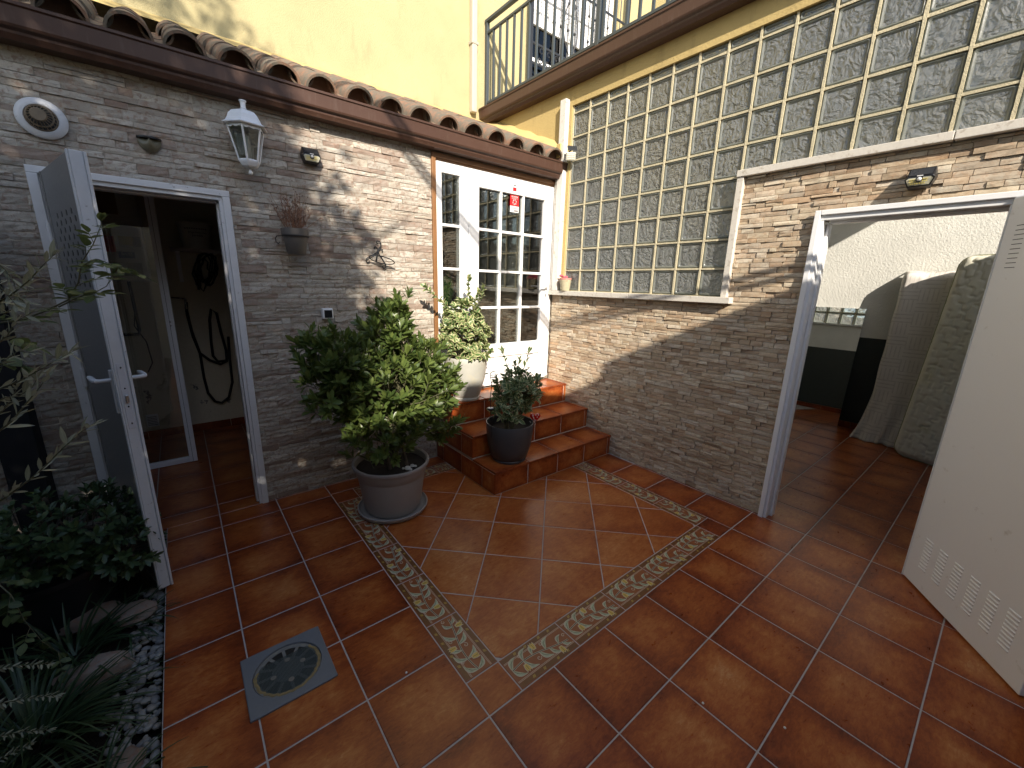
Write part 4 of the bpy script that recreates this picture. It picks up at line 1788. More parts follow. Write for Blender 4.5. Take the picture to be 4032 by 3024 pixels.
# lantern
lt = thing('wall_lantern', (-.272, YA, 2.2), 'white six-sided wall lantern with clear panes on the stone wall', 'lantern')
LX, LYY = -.272, YA - .125
A0 = rad(12)
mb = MB()
mb.lathe([(.116, 2.392), (.118, 2.396), (.100, 2.408), (.090, 2.424), (.082, 2.446), (.064, 2.466), (.040, 2.476), (.014, 2.479)], (LX, LYY, 0), 6, a0=A0, close=False)
mb.lathe([(.104, 2.388), (.116, 2.392), (.100, 2.3915)], (LX, LYY, 0), 6, a0=A0, close=False)
mb.build('roof', WHITE, lt)
MB().lathe([(.012, 2.476), (.016, 2.488), (.012, 2.497), (.014, 2.520), (.019, 2.524), (.018, 2.529), (.008, 2.531)], (LX, LYY, 0), 16).build('finial', WHITE, lt, smooth='auto')
for k in range(6):
    a = A0 + k * math.pi / 3
    d = V((math.cos(a), math.sin(a), 0))
    top, bot = V((LX, LYY, 2.388)) + d * .092, V((LX, LYY, 2.215)) + d * .052
    mb = MB()
    mb.tube([bot, top], .0055, 4)
    mb.build('corner_bar', WHITE, lt)
    a2 = a + math.pi / 3
    d2 = V((math.cos(a2), math.sin(a2), 0))
    t2, q2 = V((LX, LYY, 2.388)) + d2 * .092, V((LX, LYY, 2.215)) + d2 * .052
    mb = MB()
    mb.add([bot, q2, t2, top], [(0, 1, 2, 3)])
    mb.build('pane', PANE, lt)
    # scalloped valance
    mb = MB()
    nn = (d + d2).normalized()
    ee = (t2 - top)
    pts = [top + nn * .001, t2 + nn * .001]
    for q in range(9):
        f_ = 1 - q / 8
        pts.append(top.lerp(t2, f_) + nn * .0005 - Z_ * (.006 + .009 * abs(math.sin(f_ * math.pi * 2.5))))
    mb.poly(pts, .0012, nn)
    mb.build('valance', WHITE, lt)
mb = MB()
mb.lathe([(.0535, 2.222), (.056, 2.214), (.052, 2.204), (.042, 2.188), (.026, 2.180)], (LX, LYY, 0), 6, a0=A0)
mb.build('bowl', WHITE, lt)
MB().lathe([(.006, 2.181), (.005, 2.170), (.011, 2.160), (.012, 2.152), (.006, 2.145)], (LX, LYY, 0), 12).build('drop', WHITE, lt, smooth=True)
mb = MB()
mb.lathe([(.014, 2.224), (.014, 2.30), (.011, 2.301), (.011, 2.35)], (LX, LYY, 0), 10)
mb.build('lamp_holder', PAPER, lt, smooth='auto')
mb = MB()
mb.tube([(LX, YA - .004, 2.335), (LX, YA - .035, 2.32), (LX, YA - .085, 2.345), (LX, LYY + .07, 2.38)], .009, 8)
mb.box(LX - .035, LX + .035, YA - .014, YA + .004, 2.27, 2.40)
mb.build('wall_arm', WHITE, lt, smooth='auto', bevel=.003)


# solar motion lights
LENS = simple('led_lens', (.52, .50, .38), .25, .12, 90)
LED = simple('led_chip', (.62, .50, .12), .4)
PIR = simple('sensor_dome', (.62, .62, .60), .35)
SOLARP = simple('solar_panel', (.030, .032, .036), .3, .1, 60)


def solar_light(M, label, s=1.0):
    t = thing('solar_light', M.translation, label, 'light', 'solar motion lights')
    P_ = lambda x, y, z: M @ V((x * s, y * s, z * s))       # x across, y out of the wall, z up
    w, h = .058, .048
    back = [(-w + .010, h), (w - .010, h), (w, 0), (w - .018, -h), (-w + .018, -h), (-w, 0)]
    front = [(-w + .012, .004), (w - .012, .004), (w - .002, -.006), (w - .016, -h + .006), (-w + .016, -h + .006), (-w + .002, -.006)]
    mb = MB()
    n = 6
    for p in back:
        mb.v.append(tuple(P_(p[0], 0, p[1])))
    for p in back:
        mb.v.append(tuple(P_(p[0], .016, p[1])))
    for p in front:
        mb.v.append(tuple(P_(p[0], .055 if p[1] > -.02 else .046, p[1])))
    for a, c in ((0, 6), (6, 12)):
        for i in range(n):
            j = (i + 1) % n
            mb.face((a + i, a + j, c + j, c + i))
    mb.face(range(12, 18))
    mb.build('housing', BLACKPL, t, bevel=.0025)
    mb = MB()
    q = [P_(-w + .016, .0205, h - .004), P_(w - .016, .0205, h - .004), P_(w - .016, .054, .0085), P_(-w + .016, .054, .0085)]
    nn = (q[1] - q[0]).cross(q[2] - q[0]).normalized()
    mb.poly([p + nn * (.0015 if nn.dot(P_(0, 1, 1) - P_(0, 0, 0)) > 0 else -.0015) for p in q], .001, nn)
    mb.build('solar_panel', SOLARP, t)
    mb = MB()
    f2 = [(-w + .018, -.002), (w - .018, -.002), (w - .009, -.010), (w - .020, -h + .012), (-w + .020, -h + .012), (-w + .009, -.010)]
    pts = [P_(p[0], .0562 if p[1] > -.02 else .0478, p[1]) for p in f2]
    mb.poly(pts, .0012, (P_(0, 1, 0) - P_(0, 0, 0)).normalized())
    mb.build('lens', LENS, t)
    for k in range(4):
        for j in range(3):
            for sx in (-1, 1):
                if k == 3 and sx > 0:
                    continue
                x = sx * (.0135 + k * .007) if j < 2 else sx * (.005 + k * .008)
                z = -.010 - j * .0095
                if abs(x) > .037:
                    continue
                mb = MB()
                yy = .0575 - (0 if z > -.02 else .0058) + (.004 if -.03 < z < -.02 else 0)
                mb.box(x - .002, x + .002, yy - .001, yy + .0012, z - .002, z + .002, M=M @ Matrix.Scale(s, 4))
                mb.build('led', LED, t)
    mb = MB()
    rot = Matrix(((1, 0, 0, 0), (0, 0, 1, 0), (0, -1, 0, 0), (0, 0, 0, 1)))
    c = P_(0, .0555, -.010)
    mb.lathe([(.0135 * s, 0), (.0135 * s, .003 * s), (.010 * s, .0035 * s)], c, 20, M=M.to_3x3().to_4x4() @ rot)
    mb.build('sensor_ring', BLACKPL, t)
    mb = MB()
    mb.lathe([(.0095 * s, .003 * s), (.009 * s, .007 * s), (.006 * s, .010 * s), (.001, .0115 * s)], c, 16, M=M.to_3x3().to_4x4() @ rot)
    mb.build('sensor', PIR, t, smooth=True)
    mb = MB()
    mb.box(-.011, .011, .0545, .0562, .0045, .0085, M=M @ Matrix.Scale(s, 4))
    mb.build('reflector_mark', PAPER, t)
    return t


def face_mat(o, out, up=V((0, 0, 1))):
    out = V(out).normalized()
    x = out.cross(up).normalized() * -1
    x = up.cross(out).normalized()
    z = out.cross(x) * -1
    z = x.cross(out)
    if z.z < 0:
        z = -z
    return Matrix(((x.x, out.x, z.x, o[0]), (x.y, out.y, z.y, o[1]), (x.z, out.z, z.z, o[2]), (0, 0, 0, 1)))


solar_light(face_mat((.090, YA - .003, 2.335), (0, -1, 0)), 'black solar motion light on the back wall, right of the lantern')
solar_light(face_mat((XB - .006, -.478, 2.140), (-1, 0, 0)), 'black solar motion light on the tan stone above the storeroom doorway', 1.02)
# spotlight with a tilted head beside the corner trim
sp = thing('solar_spotlight', (2.30, 2.0, 2.7), 'small grey solar spotlight with tilted head at the end of the gutter', 'light')
MS = face_mat((2.285, 1.955, 2.715), (-.62, -.72, -.35))
mb = MB()
mb.box(-.046, .046, -.035, .0, -.034, .034, M=MS)
mb.build('head', simple('grey_lamp_shell', (.42, .43, .42), .4), sp, bevel=.006)
mb = MB()
mb.box(-.040, .040, .0002, .003, -.028, .028, M=MS)
mb.build('lens', LENS, sp)
for i in range(5):
    for j in range(3):
        mb = MB()
        x, z = -.026 + i * .013, -.014 + j * .014
        mb.box(x - .0045, x + .0045, .0032, .006, z - .004, z + .004, M=MS)
        mb.build('led', PAPER, sp)
MP = face_mat((2.300, 1.955, 2.790), (-.35, -.55, .55), Z_)
mb = MB()
mb.box(-.045, .045, -.006, .0, -.032, .032, M=MP)
mb.build('solar_panel', SOLARP, sp, bevel=.002)
mb = MB()
mb.tube([(2.325, 2.070, 2.76), (2.315, 2.02, 2.765), (2.30, 1.97, 2.74)], .007, 8)
mb.tube([(2.315, 2.02, 2.765), (2.305, 1.965, 2.785)], .006, 8)
mb.build('bracket', BLACKPL, sp)

# hanging wall pot with dry plant
hp = thing('wall_pot', (-.062, YA - .10, 1.71), 'grey brown plastic pot in a black wire ring on the stone wall', 'pot')
PX, PY = -.062, YA - .105
mb = MB()
mb.lathe([(.052, 1.712), (.054, 1.714), (.071, 1.826), (.078, 1.828), (.080, 1.866), (.076, 1.868), (.074, 1.858), (.066, 1.83), (.0, 1.829)], (PX, PY, 0), 40)
mb.build('pot', POT_GREYTAUPE, hp, smooth='auto')
mb = MB()
pts = [(PX + .078 * math.cos(a), PY + .078 * math.sin(a), 1.823) for a in [2 * math.pi * k / 36 for k in range(36)]]
mb.tube(pts, .003, 6, closed=True)
mb.tube([(PX - .075, PY + .02, 1.823), (PX - .092, YA - .03, 1.824), (PX - .098, YA - .012, 1.81), (PX - .096, YA - .008, 1.79), (PX - .085, YA - .012, 1.778), (PX - .076, YA - .018, 1.790)], .003, 6)
mb.tube([(PX + .06, PY + .05, 1.823), (PX + .06, YA - .004, 1.823)], .003, 6)
mb.build('wire_ring', BLACKMETAL, hp, smooth=True)
dpn = thing('dry_plant', (PX, PY, 1.86), 'dead brown twiggy plant in the small wall pot', 'plant')
mb = MB()
heads = MB()
R_ = random.Random(5)
for k in range(62):
    a = R_.uniform(0, 6.28)
    ln = R_.uniform(.10, .26)
    tilt = R_.uniform(0, .55) * (1.2 if math.cos(a) < 0 else .8)
    p = V((PX + .045 * math.cos(a) * R_.random(), PY + .045 * math.sin(a) * R_.random(), 1.832))
    d = V((math.sin(tilt) * math.cos(a), math.sin(tilt) * math.sin(a) * .7 - .05, math.cos(tilt)))
    if k > 58:
        d = V((.75, -.15, .55)).normalized()
        ln = .19
    pts = [p]
    for q in range(4):
        d = (d + V((R_.uniform(-.22, .22), R_.uniform(-.15, .15), R_.uniform(-.05, .15)))).normalized()
        pts.append(pts[-1] + d * ln / 4)
    mb.tube(pts, [.0016, .0014, .0012, .001, .0008], 4)
    for q in range(5):
        i = R_.randint(1, 3)
        b0_ = pts[i].lerp(pts[i + 1], R_.random())
        dd = (d + V((R_.uniform(-1, 1), R_.uniform(-1, 1), R_.uniform(0, 1)))).normalized()
        e_ = b0_ + dd * R_.uniform(.012, .045)
        mb.tube([b0_, e_], [.0009, .0006], 3)
        if R_.random() < .6:
            heads.lathe([(.0005, -.003), (.003, -.001), (.0034, .001), (.0008, .004)], e_, 5)
mb.build('stems', DRY, dpn)
tag(heads.build('seed_heads', simple('dry_seed_head', (.13, .075, .05), .9), dpn), kind='stuff')

# square sensor box
sb = thing('sensor_box', (.115, YA, 1.32), 'small white box with black square face on the stone wall', 'switch')
mb = MB()
mb.box(.078, .152, YA - .045, YA + .002, 1.287, 1.362)
mb.build('case', WHITE, sb, bevel=.009, seg=3)
mb = MB()
mb.box(.090, .142, YA - .0475, YA - .0455, 1.297, 1.350)
mb.build('face', BLACKPL, sb, bevel=.002)

# wire pot holder hung on a nail
wh = thing('wire_pot_holder', (.55, YA, 1.72), 'empty dark wire pot ring with curls hung on the wall', 'pot holder')


def onA(u, v, off=.012):
    p = at('y', YA - off, 1150 + u * .2411, 900 + v * .2411)
    return p


for nm, pts, off in (('hook', [(1405, 250), (1380, 235), (1378, 212), (1400, 200), (1428, 210), (1450, 240), (1452, 275), (1430, 310), (1400, 345), (1385, 385), (1330, 425), (1260, 455), (1215, 490), (1208, 525), (1235, 560), (1258, 545), (1262, 525)], .012),
                     ('arm', [(1342, 330), (1345, 300), (1365, 290), (1388, 315), (1400, 350), (1405, 370)], .010),
                     ('arm', [(1470, 378), (1475, 345), (1450, 330), (1420, 345), (1410, 372), (1425, 430), (1465, 480), (1500, 540), (1530, 590), (1530, 635), (1500, 655), (1480, 635), (1482, 610)], .012),
                     ('stay', [(1400, 375), (1385, 450), (1372, 530)], .014)):
    mb = MB()
    mb.tube([onA(u, v, off) for u, v in pts], .0042, 7)
    mb.build(nm, BLACKMETAL, wh, smooth=True)
mb = MB()
mb.tube([onA(1468 + 203 * math.cos(a) - 26 * math.sin(a), 512 + 52 * math.cos(a) + 50 * math.sin(a), .06 - .045 * math.sin(a)) for a in [2 * math.pi * k / 40 for k in range(40)]], .0038, 6, closed=True)
mb.build('ring', BLACKMETAL, wh, smooth=True)

# ------------------------------------------------------------------ drain in the floor
dr = thing('floor_drain', (-.545, .656, 0), 'square grey drain plate with round mesh-covered grating in the floor', 'drain')
x0, x1, y0, y1 = -.697, -.394, .503, .811
DG = simple('grey_drain_plastic', (.155, .165, .18), .45, .08, 60, .05)
n_ = 48
mb = MB()
c_ = V((-.5455, .657, 0))


def sqp(a, hx, hy):
    k = 1 / max(abs(math.cos(a)) / hx, abs(math.sin(a)) / hy)
    return k * math.cos(a), k * math.sin(a)


angs = sorted([2 * math.pi * k / n_ for k in range(n_)])
hx, hy = (x1 - x0) / 2, (y1 - y0) / 2
rings = [[(c_.x + sqp(a, hx, hy)[0], c_.y + sqp(a, hx, hy)[1], z) for a in angs] for z in (-.004, .006)]
rings.append([(c_.x + sqp(a, hx - .003, hy - .003)[0], c_.y + sqp(a, hx - .003, hy - .003)[1], .0085) for a in angs])
rings += [[(c_.x + r_ * math.cos(a), c_.y + r_ * math.sin(a), z) for a in angs] for r_, z in ((.126, .0085), (.124, .004), (.124, -.0005))]
for rr in rings:
    mb.v.extend(rr)
for i in range(len(rings) - 1):
    for k in range(n_):
        l = (k + 1) % n_
        mb.face((i * n_ + k, i * n_ + l, (i + 1) * n_ + l, (i + 1) * n_ + k))
mb.build('plate', DG, dr)
MB().lathe([(0, .0008), (.1235, .0008), (.1235, .0012), (0, .0012)], c_, 40, close=False).build('sump', BLACKPL, dr)
gr_ = MB()
gr_.lathe([(.104, .0015), (.122, .0015), (.122, .0035), (.104, .0035), (.104, .0015)], c_, 40, close=False)
gr_.lathe([(.0, .0015), (.058, .0015), (.058, .0034), (.0, .0034)], c_, 32, close=False)
for k in range(12):
    a = k * math.pi / 6
    M = Matrix.Translation(c_) @ Matrix.Rotation(a, 4, 'Z')
    gr_.box(.0582, .1038, -.006, .006, .0015, .0033, M=M)
gr_.build('grating', simple('grey_grating', (.19, .185, .17), .5, .2, 50), dr)
ms = MB()
R_ = random.Random(3)
for k in range(-25, 26):
    p = k * .0043
    w = math.sqrt(max(0, .111 ** 2 - p * p))
    if w < .01:
        continue
    for q in (0, 1):
        a = [(c_.x + p, c_.y - w, .0046), (c_.x + p, c_.y + min(w, .060 + R_.uniform(-.01, .01)), .0052)] if q == 0 else None
        if q == 1:
            if p > .070:
                continue
            a = [(c_.x - w, c_.y + p, .0049), (c_.x + w, c_.y + p, .0049)]
        ms.tube(a, .0009, 4)
ms.build('insect_mesh', simple('green_mesh', (.075, .09, .08), .6), dr)
sl_ = MB()
for k in range(44):
    a = rad(-205 + k * 5.6)
    r_ = .113 + uni(-.003, .003)
    sl_.v.append((c_.x + (r_ - uni(.004, .008)) * math.cos(a), c_.y + (r_ - .006) * math.sin(a), .0045))
    sl_.v.append((c_.x + r_ * math.cos(a), c_.y + r_ * math.sin(a), .0075 + uni(-.001, .001)))
    sl_.v.append((c_.x + (r_ + uni(.004, .009)) * math.cos(a), c_.y + (r_ + .006) * math.sin(a), .0045))
for k in range(43):
    for q in (0, 1):
        sl_.face((3 * k + q, 3 * k + q + 1, 3 * k + q + 4, 3 * k + q + 3))
sl_.build('old_sealant', simple('yellowed_sealant', (.25, .18, .075), .7, .4, 70, .6), dr, smooth=True)
for x, y in ((-.055, -.012), (.0, -.060), (.055, .005), (.005, .045)):
    MB().lathe([(.0, .0052), (.011, .0052), (.010, .0062), (.0, .0064)], (c_.x + x, c_.y + y, 0), 14, close=False).build('washer', simple('muddy_spot', (.16, .145, .12), .7), dr)

# ------------------------------------------------------------------ utility room contents
pn = thing('glazed_panel', (-.93, 3.305, 0), 'tall white aluminium framed glass panel inside the utility room', 'door')
mb = MB()
mb.box(-.800, -.745, 3.29, 3.325, .004, 2.45)
mb.build('stile', ALU, pn, bevel=.004)
mb = MB()
mb.box(-1.50, -1.445, 3.29, 3.325, .004, 2.45)
mb.build('stile', ALU, pn, bevel=.004)
mb = MB()
mb.box(-1.4445, -.8005, 3.292, 3.323, .004, .052)
mb.build('bottom_rail', ALU, pn, bevel=.004)
mb = MB()
mb.box(-1.4445, -.8005, 3.304, 3.310, .052, 2.45)
mb.build('pane', mat_glass_pane('clear_panel_glass', (.95, .96, .95)), pn)
MB().box(-.777, -.775, 3.2882, 3.2899, .01, 2.4).build('seal_line', BLACKRUB, pn)
for z in (1.17, 1.20):
    MB().lathe([(.005, 0), (.005, .003)], (-.772, 3.287, z), 10, M=Matrix.Rotation(math.pi / 2, 4, 'X')).build('screw', CHROME, pn)
bo = thing('boiler', (-1.12, 4.0, 1.5), 'white wall boiler with coloured stickers seen through the glass panel', 'boiler')
BY_ = 3.86
MB().box(-1.42, -.862, BY_, 4.178, 1.50, 2.30).build('casing', simple('boiler_white', (.74, .74, .70), .4, .04), bo, bevel=.012)
MB().box(-1.20, -.90, BY_ - .004, BY_ - .001, 1.545, 1.655).build('control_panel', simple('boiler_panel', (.42, .42, .39), .4), bo, bevel=.002)
for k in range(2):
    MB().lathe([(.016, 0), (.014, .012)], (-1.14 + k * .17, BY_ - .004, 1.60), 16, M=Matrix.Rotation(math.pi / 2, 4, 'X')).build('knob', simple('boiler_knob', (.36, .36, .34), .4), bo)
MB().box(-1.15, -1.045, BY_ - .003, BY_ - .0005, 1.735, 1.86).build('red_sticker', RED, bo)
MB().box(-1.02, -.935, BY_ - .003, BY_ - .0005, 1.79, 1.865).build('yellow_sticker', YELP, bo)
MB().box(-.934, -.882, BY_ - .003, BY_ - .0005, 1.785, 1.865).build('grey_label', simple('label_grey', (.4, .4, .39), .5), bo)
bs = MB().box(-1.035, -.935, BY_ - .003, BY_ - .0005, 1.69, 1.74).build('blue_sticker', BLUE, bo)
text_mesh('lettering', 'BAXI', .032, Matrix.Translation((-.985, BY_ - .0036, 1.712)) @ FACE_A, PAPER, bs)
MB().box(-1.16, -.99, BY_ - .003, BY_ - .0005, 2.03, 2.22).build('ochre_sheet', OCHRE, bo)
pp = thing('gas_pipe', (-1.0, 4.1, 1.3), 'black elbowed pipe below the boiler', 'pipe')
MB().tube([(-1.02, 4.10, 1.50), (-1.015, 4.10, 1.30), (-1.01, 4.10, 1.06), (-1.02, 4.10, 1.03), (-1.09, 4.10, 1.03), (-1.25, 4.10, 1.03)], .013, 10).build('pipe', BLACKRUB, pp, smooth='auto')
MB().tube([(-1.012, 4.12, 1.28), (-1.04, 4.12, 1.1), (-.98, 4.14, .95), (-.965, 4.14, .75), (-1.01, 4.15, .66)], .005, 8).build('wire', BLACKRUB, pp, smooth=True)
sh = thing('shelf', (-.45, 4.05, 1.78), 'pale shelf board on metal bracket in the utility room', 'shelf')
MB().box(-.70, .22, 3.90, 4.178, 1.775, 1.803).build('board', simple('dusty_board', (.55, .50, .44), .7), sh, bevel=.002)
MB().box(-.662, -.632, 4.165, 4.178, 1.50, 1.7745).build('bracket', ALU, sh)
MB().box(-.662, -.632, 3.95, 4.165, 1.758, 1.7745).build('bracket', ALU, sh)
bk = thing('paint_bucket', (-.49, 4.0, 1.8), 'white plastic paint bucket with black lettering on the shelf', 'bucket')
MB().lathe([(.0, 1.804), (.108, 1.804), (.128, 2.0), (.134, 2.0), (.134, 2.03), (.0, 2.034)], (-.495, 4.03, 0), 36, close=False).build('bucket', simple('bucket_plastic', (.66, .65, .58), .4), bk, smooth='auto')
for k in range(10):
    a = rad(-125 + k * 8)
    MB().lathe([(.0055, 0), (.0055, .002)], V((-.495, 4.03, 1.975)) + V((math.cos(a), math.sin(a), 0)) * .127, 8, M=Matrix.Rotation(a, 4, 'Z') @ Matrix.Rotation(math.pi / 2, 4, 'Y')).build('rim_dot', BLACKINK, bk)
text_mesh('lettering', 'Imprimación\nparedes', .026, Matrix.Translation((-.485, 3.9005, 1.935)) @ Matrix.Rotation(.08, 4, 'Z') @ FACE_A, BLACKINK, bk)
hs = thing('garden_hose', (-.45, 4.1, .6), 'black hose hanging in loops on the utility room wall', 'hose')
HB = lambda u, v, y=4.13: at('y', y, 500 + u * .5423, 1000 + v * .5423)
for pts in ([(430, 350), (435, 420), (470, 560), (530, 720), (560, 900), (590, 1010), (640, 1070), (690, 1080), (740, 1040), (765, 930), (745, 760), (735, 600)],
            [(435, 430), (480, 600), (530, 720), (600, 770), (680, 800), (725, 780), (720, 700), (680, 560), (650, 430), (610, 400), (600, 480), (612, 640), (625, 740), (660, 780), (720, 775)]):
    MB().tube([HB(u, v, 4.13 + .012 * (i % 2)) for i, (u, v) in enumerate(pts)], .0125, 10).build('hose', BLACKRUB, hs, smooth=True)
mb = MB()
mb.tube([HB(425, 330), HB(430, 400)], .012, 8)
mb.tube([HB(320, 316, 4.165), HB(425, 325, 4.15)], .006, 6)
mb.build('tap', CHROME, hs)
cb = thing('cable_bundle', (-.38, 4.1, 1.5), 'bundle of black power cables hanging above the hose', 'cable')
R_ = random.Random(9)
for k in range(7):
    cx_, cy_ = 560 + R_.uniform(-35, 60), 110 + R_.uniform(-30, 40)
    pts = []
    for q in range(14):
        a = 2 * math.pi * q / 14
        pts.append(HB(cx_ + R_.uniform(55, 95) * math.cos(a) * .8, cy_ + R_.uniform(90, 130) * math.sin(a), 4.14 - .004 * k))
    MB().tube(pts, .007, 6, closed=True).build('cable', BLACKRUB, cb, smooth=True)
MB().tube([HB(525, 30), HB(515, 120), HB(525, 230), HB(520, 260)], [.008, .014, .016, .012], 8).build('plug', BLACKRUB, cb, smooth=True)
bx = thing('vent_cover', (-1.02, 4.17, .2), 'small white louvred vent cover low on the utility room wall', 'vent')
MB().box(-1.09, -1.00, 4.160, 4.1795, .12, .24).build('plate', ALU, bx, bevel=.003)
for k in range(6):
    MB().box(-1.08, -1.01, 4.157, 4.1605, .135 + k * .016, .141 + k * .016).build('slat', simple('vent_slat', (.2, .2, .2), .5), bx)

# ------------------------------------------------------------------ storeroom contents
mr = thing('mirror', (5.25, .45, 0), 'frameless mirror leaning on the dark storeroom wall', 'mirror')
lean = math.atan2(.115, 1.39)
MM = Matrix.Translation((5.215, 0, .004)) @ Matrix.Rotation(lean, 4, 'Y')
mb = MB()
mb.box(0.0005, .006, .172, .80, 0, 1.395, M=MM)
mb.build('backing', DARKPAINT, mr)
mb = MB()
mb.box(-.004, 0.0, .172, .80, 0, 1.395, M=MM)
mb.build('glass', MIRROR, mr)


def quilt(name, parent, M, w, h, th, mat, piping, cr=.10, bulge=.016, nx=80, nz=190):
    """upright mattress: x' across 0..w, z' up 0..h, front face towards -n"""
    mb = MB()

    def edge(z):
        d = min(z, h - z)
        return 0 if d >= cr else cr - math.sqrt(max(0, cr * cr - (cr - d) ** 2))
    for j in range(nz + 1):
        z = h * j / nz
        e = edge(z)
        for i in range(nx + 1):
            x = e + (w - 2 * e) * i / nx
            dx_, dz_ = min(x - e, w - e - x), min(z, h - z)
            k = min(1, max(0, min(dx_, dz_) / .05))
            # diagonal wavy quilting lines
            s1 = (x + z * .55) / .105 + .16 * math.sin((x - z) * 52)
            s2 = (x - z * .55) / .21 + .10 * math.sin((x + z) * 52 + 1)
            q = min(abs(s1 - round(s1)), 2 * abs(s2 - round(s2)))
            puff = min(1, q / .16) ** .55
            n_ = noise.noise(V((x * 5, z * 4, 2))) * .007 + noise.noise(V((x * 9, z * 30, 5))) * .0025
            d = (bulge * puff * (.3 + .7 * k) + n_ * k)
            d += -.03 * (1 - k) ** 2
            mb.v.append(tuple(M @ V((x, -d, z))))
    for j in range(nz):
        for i in range(nx):
            a = j * (nx + 1) + i
            mb.face((a, a + 1, a + nx + 2, a + nx + 1))
    b = len(mb.v)
    ring = [(0, j) for j in range(nz + 1)] + [(i, nz) for i in range(1, nx + 1)] + [(nx, j) for j in range(nz - 1, -1, -1)] + [(i, 0) for i in range(nx - 1, 0, -1)]
    out = []
    for i, j in ring:
        p = V(mb.v[j * (nx + 1) + i])
        out.append(p)
        mb.v.append(tuple(p + (M.to_3x3() @ V((0, 1, 0))) * th))
    m = len(ring)
    for k in range(m):
        l = (k + 1) % m
        i, j = ring[k]
        i2, j2 = ring[l]
        mb.face((j * (nx + 1) + i, b + k, b + l, j2 * (nx + 1) + i2))
    mb.face([b + k for k in range(m)])
    o = mb.build(name, mat, parent, smooth=True)
    if piping:
        MB().tube(out[::2], .006, 6, closed=True).build('piping', piping, parent, smooth=True)
    return o


def mat_fabric(name, col, dark, stripes=False):
    m = NT(name)
    p = m.pos()
    n1 = m.noise(p, 6, 5)
    n2 = m.noise(p, 400, 2)
    c = m.mix(n1, col, tuple(x * .82 for x in col))
    if stripes:
        ob = m.n('ShaderNodeTexCoord').outputs['Object']
        sx = m.n('ShaderNodeSeparateXYZ', None, Vector=ob)
        ch = m.math('GREATER_THAN', m.math('FRACT', m.math('MULTIPLY', m.math('ADD', sx.outputs[2], m.math('MULTIPLY', m.math('FLOOR', m.math('MULTIPLY', sx.outputs[1], 6)), .11)), 4.2)), .5)
        sa = m.math('GREATER_THAN', m.math('FRACT', m.math('MULTIPLY', sx.outputs[2], 26)), .68)
        sb_ = m.math('GREATER_THAN', m.math('FRACT', m.math('MULTIPLY', sx.outputs[1], 30)), .72)
        k = m.n('ShaderNodeMix', {'data_type': 'FLOAT'}, i0=ch, i2=sa, i3=sb_).outputs[0]
        c = m.mix(m.math('MULTIPLY', k, m.ramp(m.noise(p, 30, 3), [(.3, .25), (.7, .9)])), c, dark)
    else:
        st_ = m.ramp(m.noise(p, 3.5, 5, .6), [(.60, 0.0), (.72, 1.0)])
        c = m.mix(m.math('MULTIPLY', st_, .4), c, dark)
    return m.end(m.princ(c, .85, m.bump(n2, .2, .001), .15))


MATF = mat_fabric('old_mattress_cover', (.84, .81, .66), (.56, .50, .15))
SHEET = mat_fabric('printed_bed_sheet', (.74, .70, .64), (.50, .46, .42), True)
PIPE = simple('mattress_piping', (.36, .37, .22), .7)
mt = thing('mattress', (4.7, -.6, 0), 'stained cream quilted mattress standing upright in the storeroom', 'mattress')
d_ = V((-.30, -.954, 0)).normalized()
n_v = V((-.954, .30, 0)).normalized()
tl_ = math.atan2(.30, 1.93)
up_ = (V((.954, -.30, 0)).normalized() * math.sin(tl_) + Z_ * math.cos(tl_)).normalized()
inw = d_.cross(up_).normalized()
if inw.x < 0:
    inw = -inw
o_ = V((4.715, -.385, .008))
MQ = Matrix(((d_.x, inw.x, up_.x, o_.x), (d_.y, inw.y, up_.y, o_.y), (d_.z, inw.z, up_.z, o_.z), (0, 0, 0, 1)))
quilt('mattress_body', mt, MQ, .90, 1.945, .17, MATF, PIPE)
# covered mattress behind it
cm = thing('covered_mattress', (5.0, -.2, 0), 'upright mattress draped in a grey printed sheet beside the mirror', 'mattress')
mb = MB()
NXc, NZc = 40, 70
up2 = V((math.sin(.105), 0, math.cos(.105)))
for j in range(NZc + 1):
    t = j / NZc
    z = 1.80 * (1 - t)
    for i in range(NXc + 1):
        s = i / NXc
        flare = max(0, (t - .70) / .30) ** 2
        y = -.075 - s * .75 + flare * (.085 * (1 - s) + .02 * math.sin(s * 20))
        x = 5.00 + (z) * .105 - flare * .07
        fold = .013 * math.sin(s * 23 + 3 * t) * (.15 + t * t) + .012 * noise.noise(V((s * 6, t * 5, 1))) + .006 * noise.noise(V((s * 22, t * 9, 4))) + .018 * flare * math.sin(s * 48)
        # rounded left edge
        if s < .06:
            x += .10 * (1 - s / .06) ** 2
        if t < .04:
            x += .10 * (1 - t / .04) ** 2
        mb.v.append((x - fold, y + .003 * math.sin(t * 25) * (1 - s), max(.006, z + .008 * math.sin(s * 17) * (1 - t) - (0 if t < .99 else .0))))
for j in range(NZc):
    for i in range(NXc):
        a = j * (NXc + 1) + i
        mb.face((a, a + 1, a + NXc + 2, a + NXc + 1))
o = mb.build('sheet', SHEET, cm, smooth=True)
so = o.modifiers.new('thick', 'SOLIDIFY')
so.thickness = .004
MB().box(5.03, 5.15, -.80, -.085, .02, 1.775, M=Matrix.Translation((5.03, 0, .02)) @ Matrix.Rotation(.105, 4, 'Y') @ Matrix.Translation((-5.03, 0, -.02))).build('mattress_body', MATF, cm, bevel=.04, seg=4)

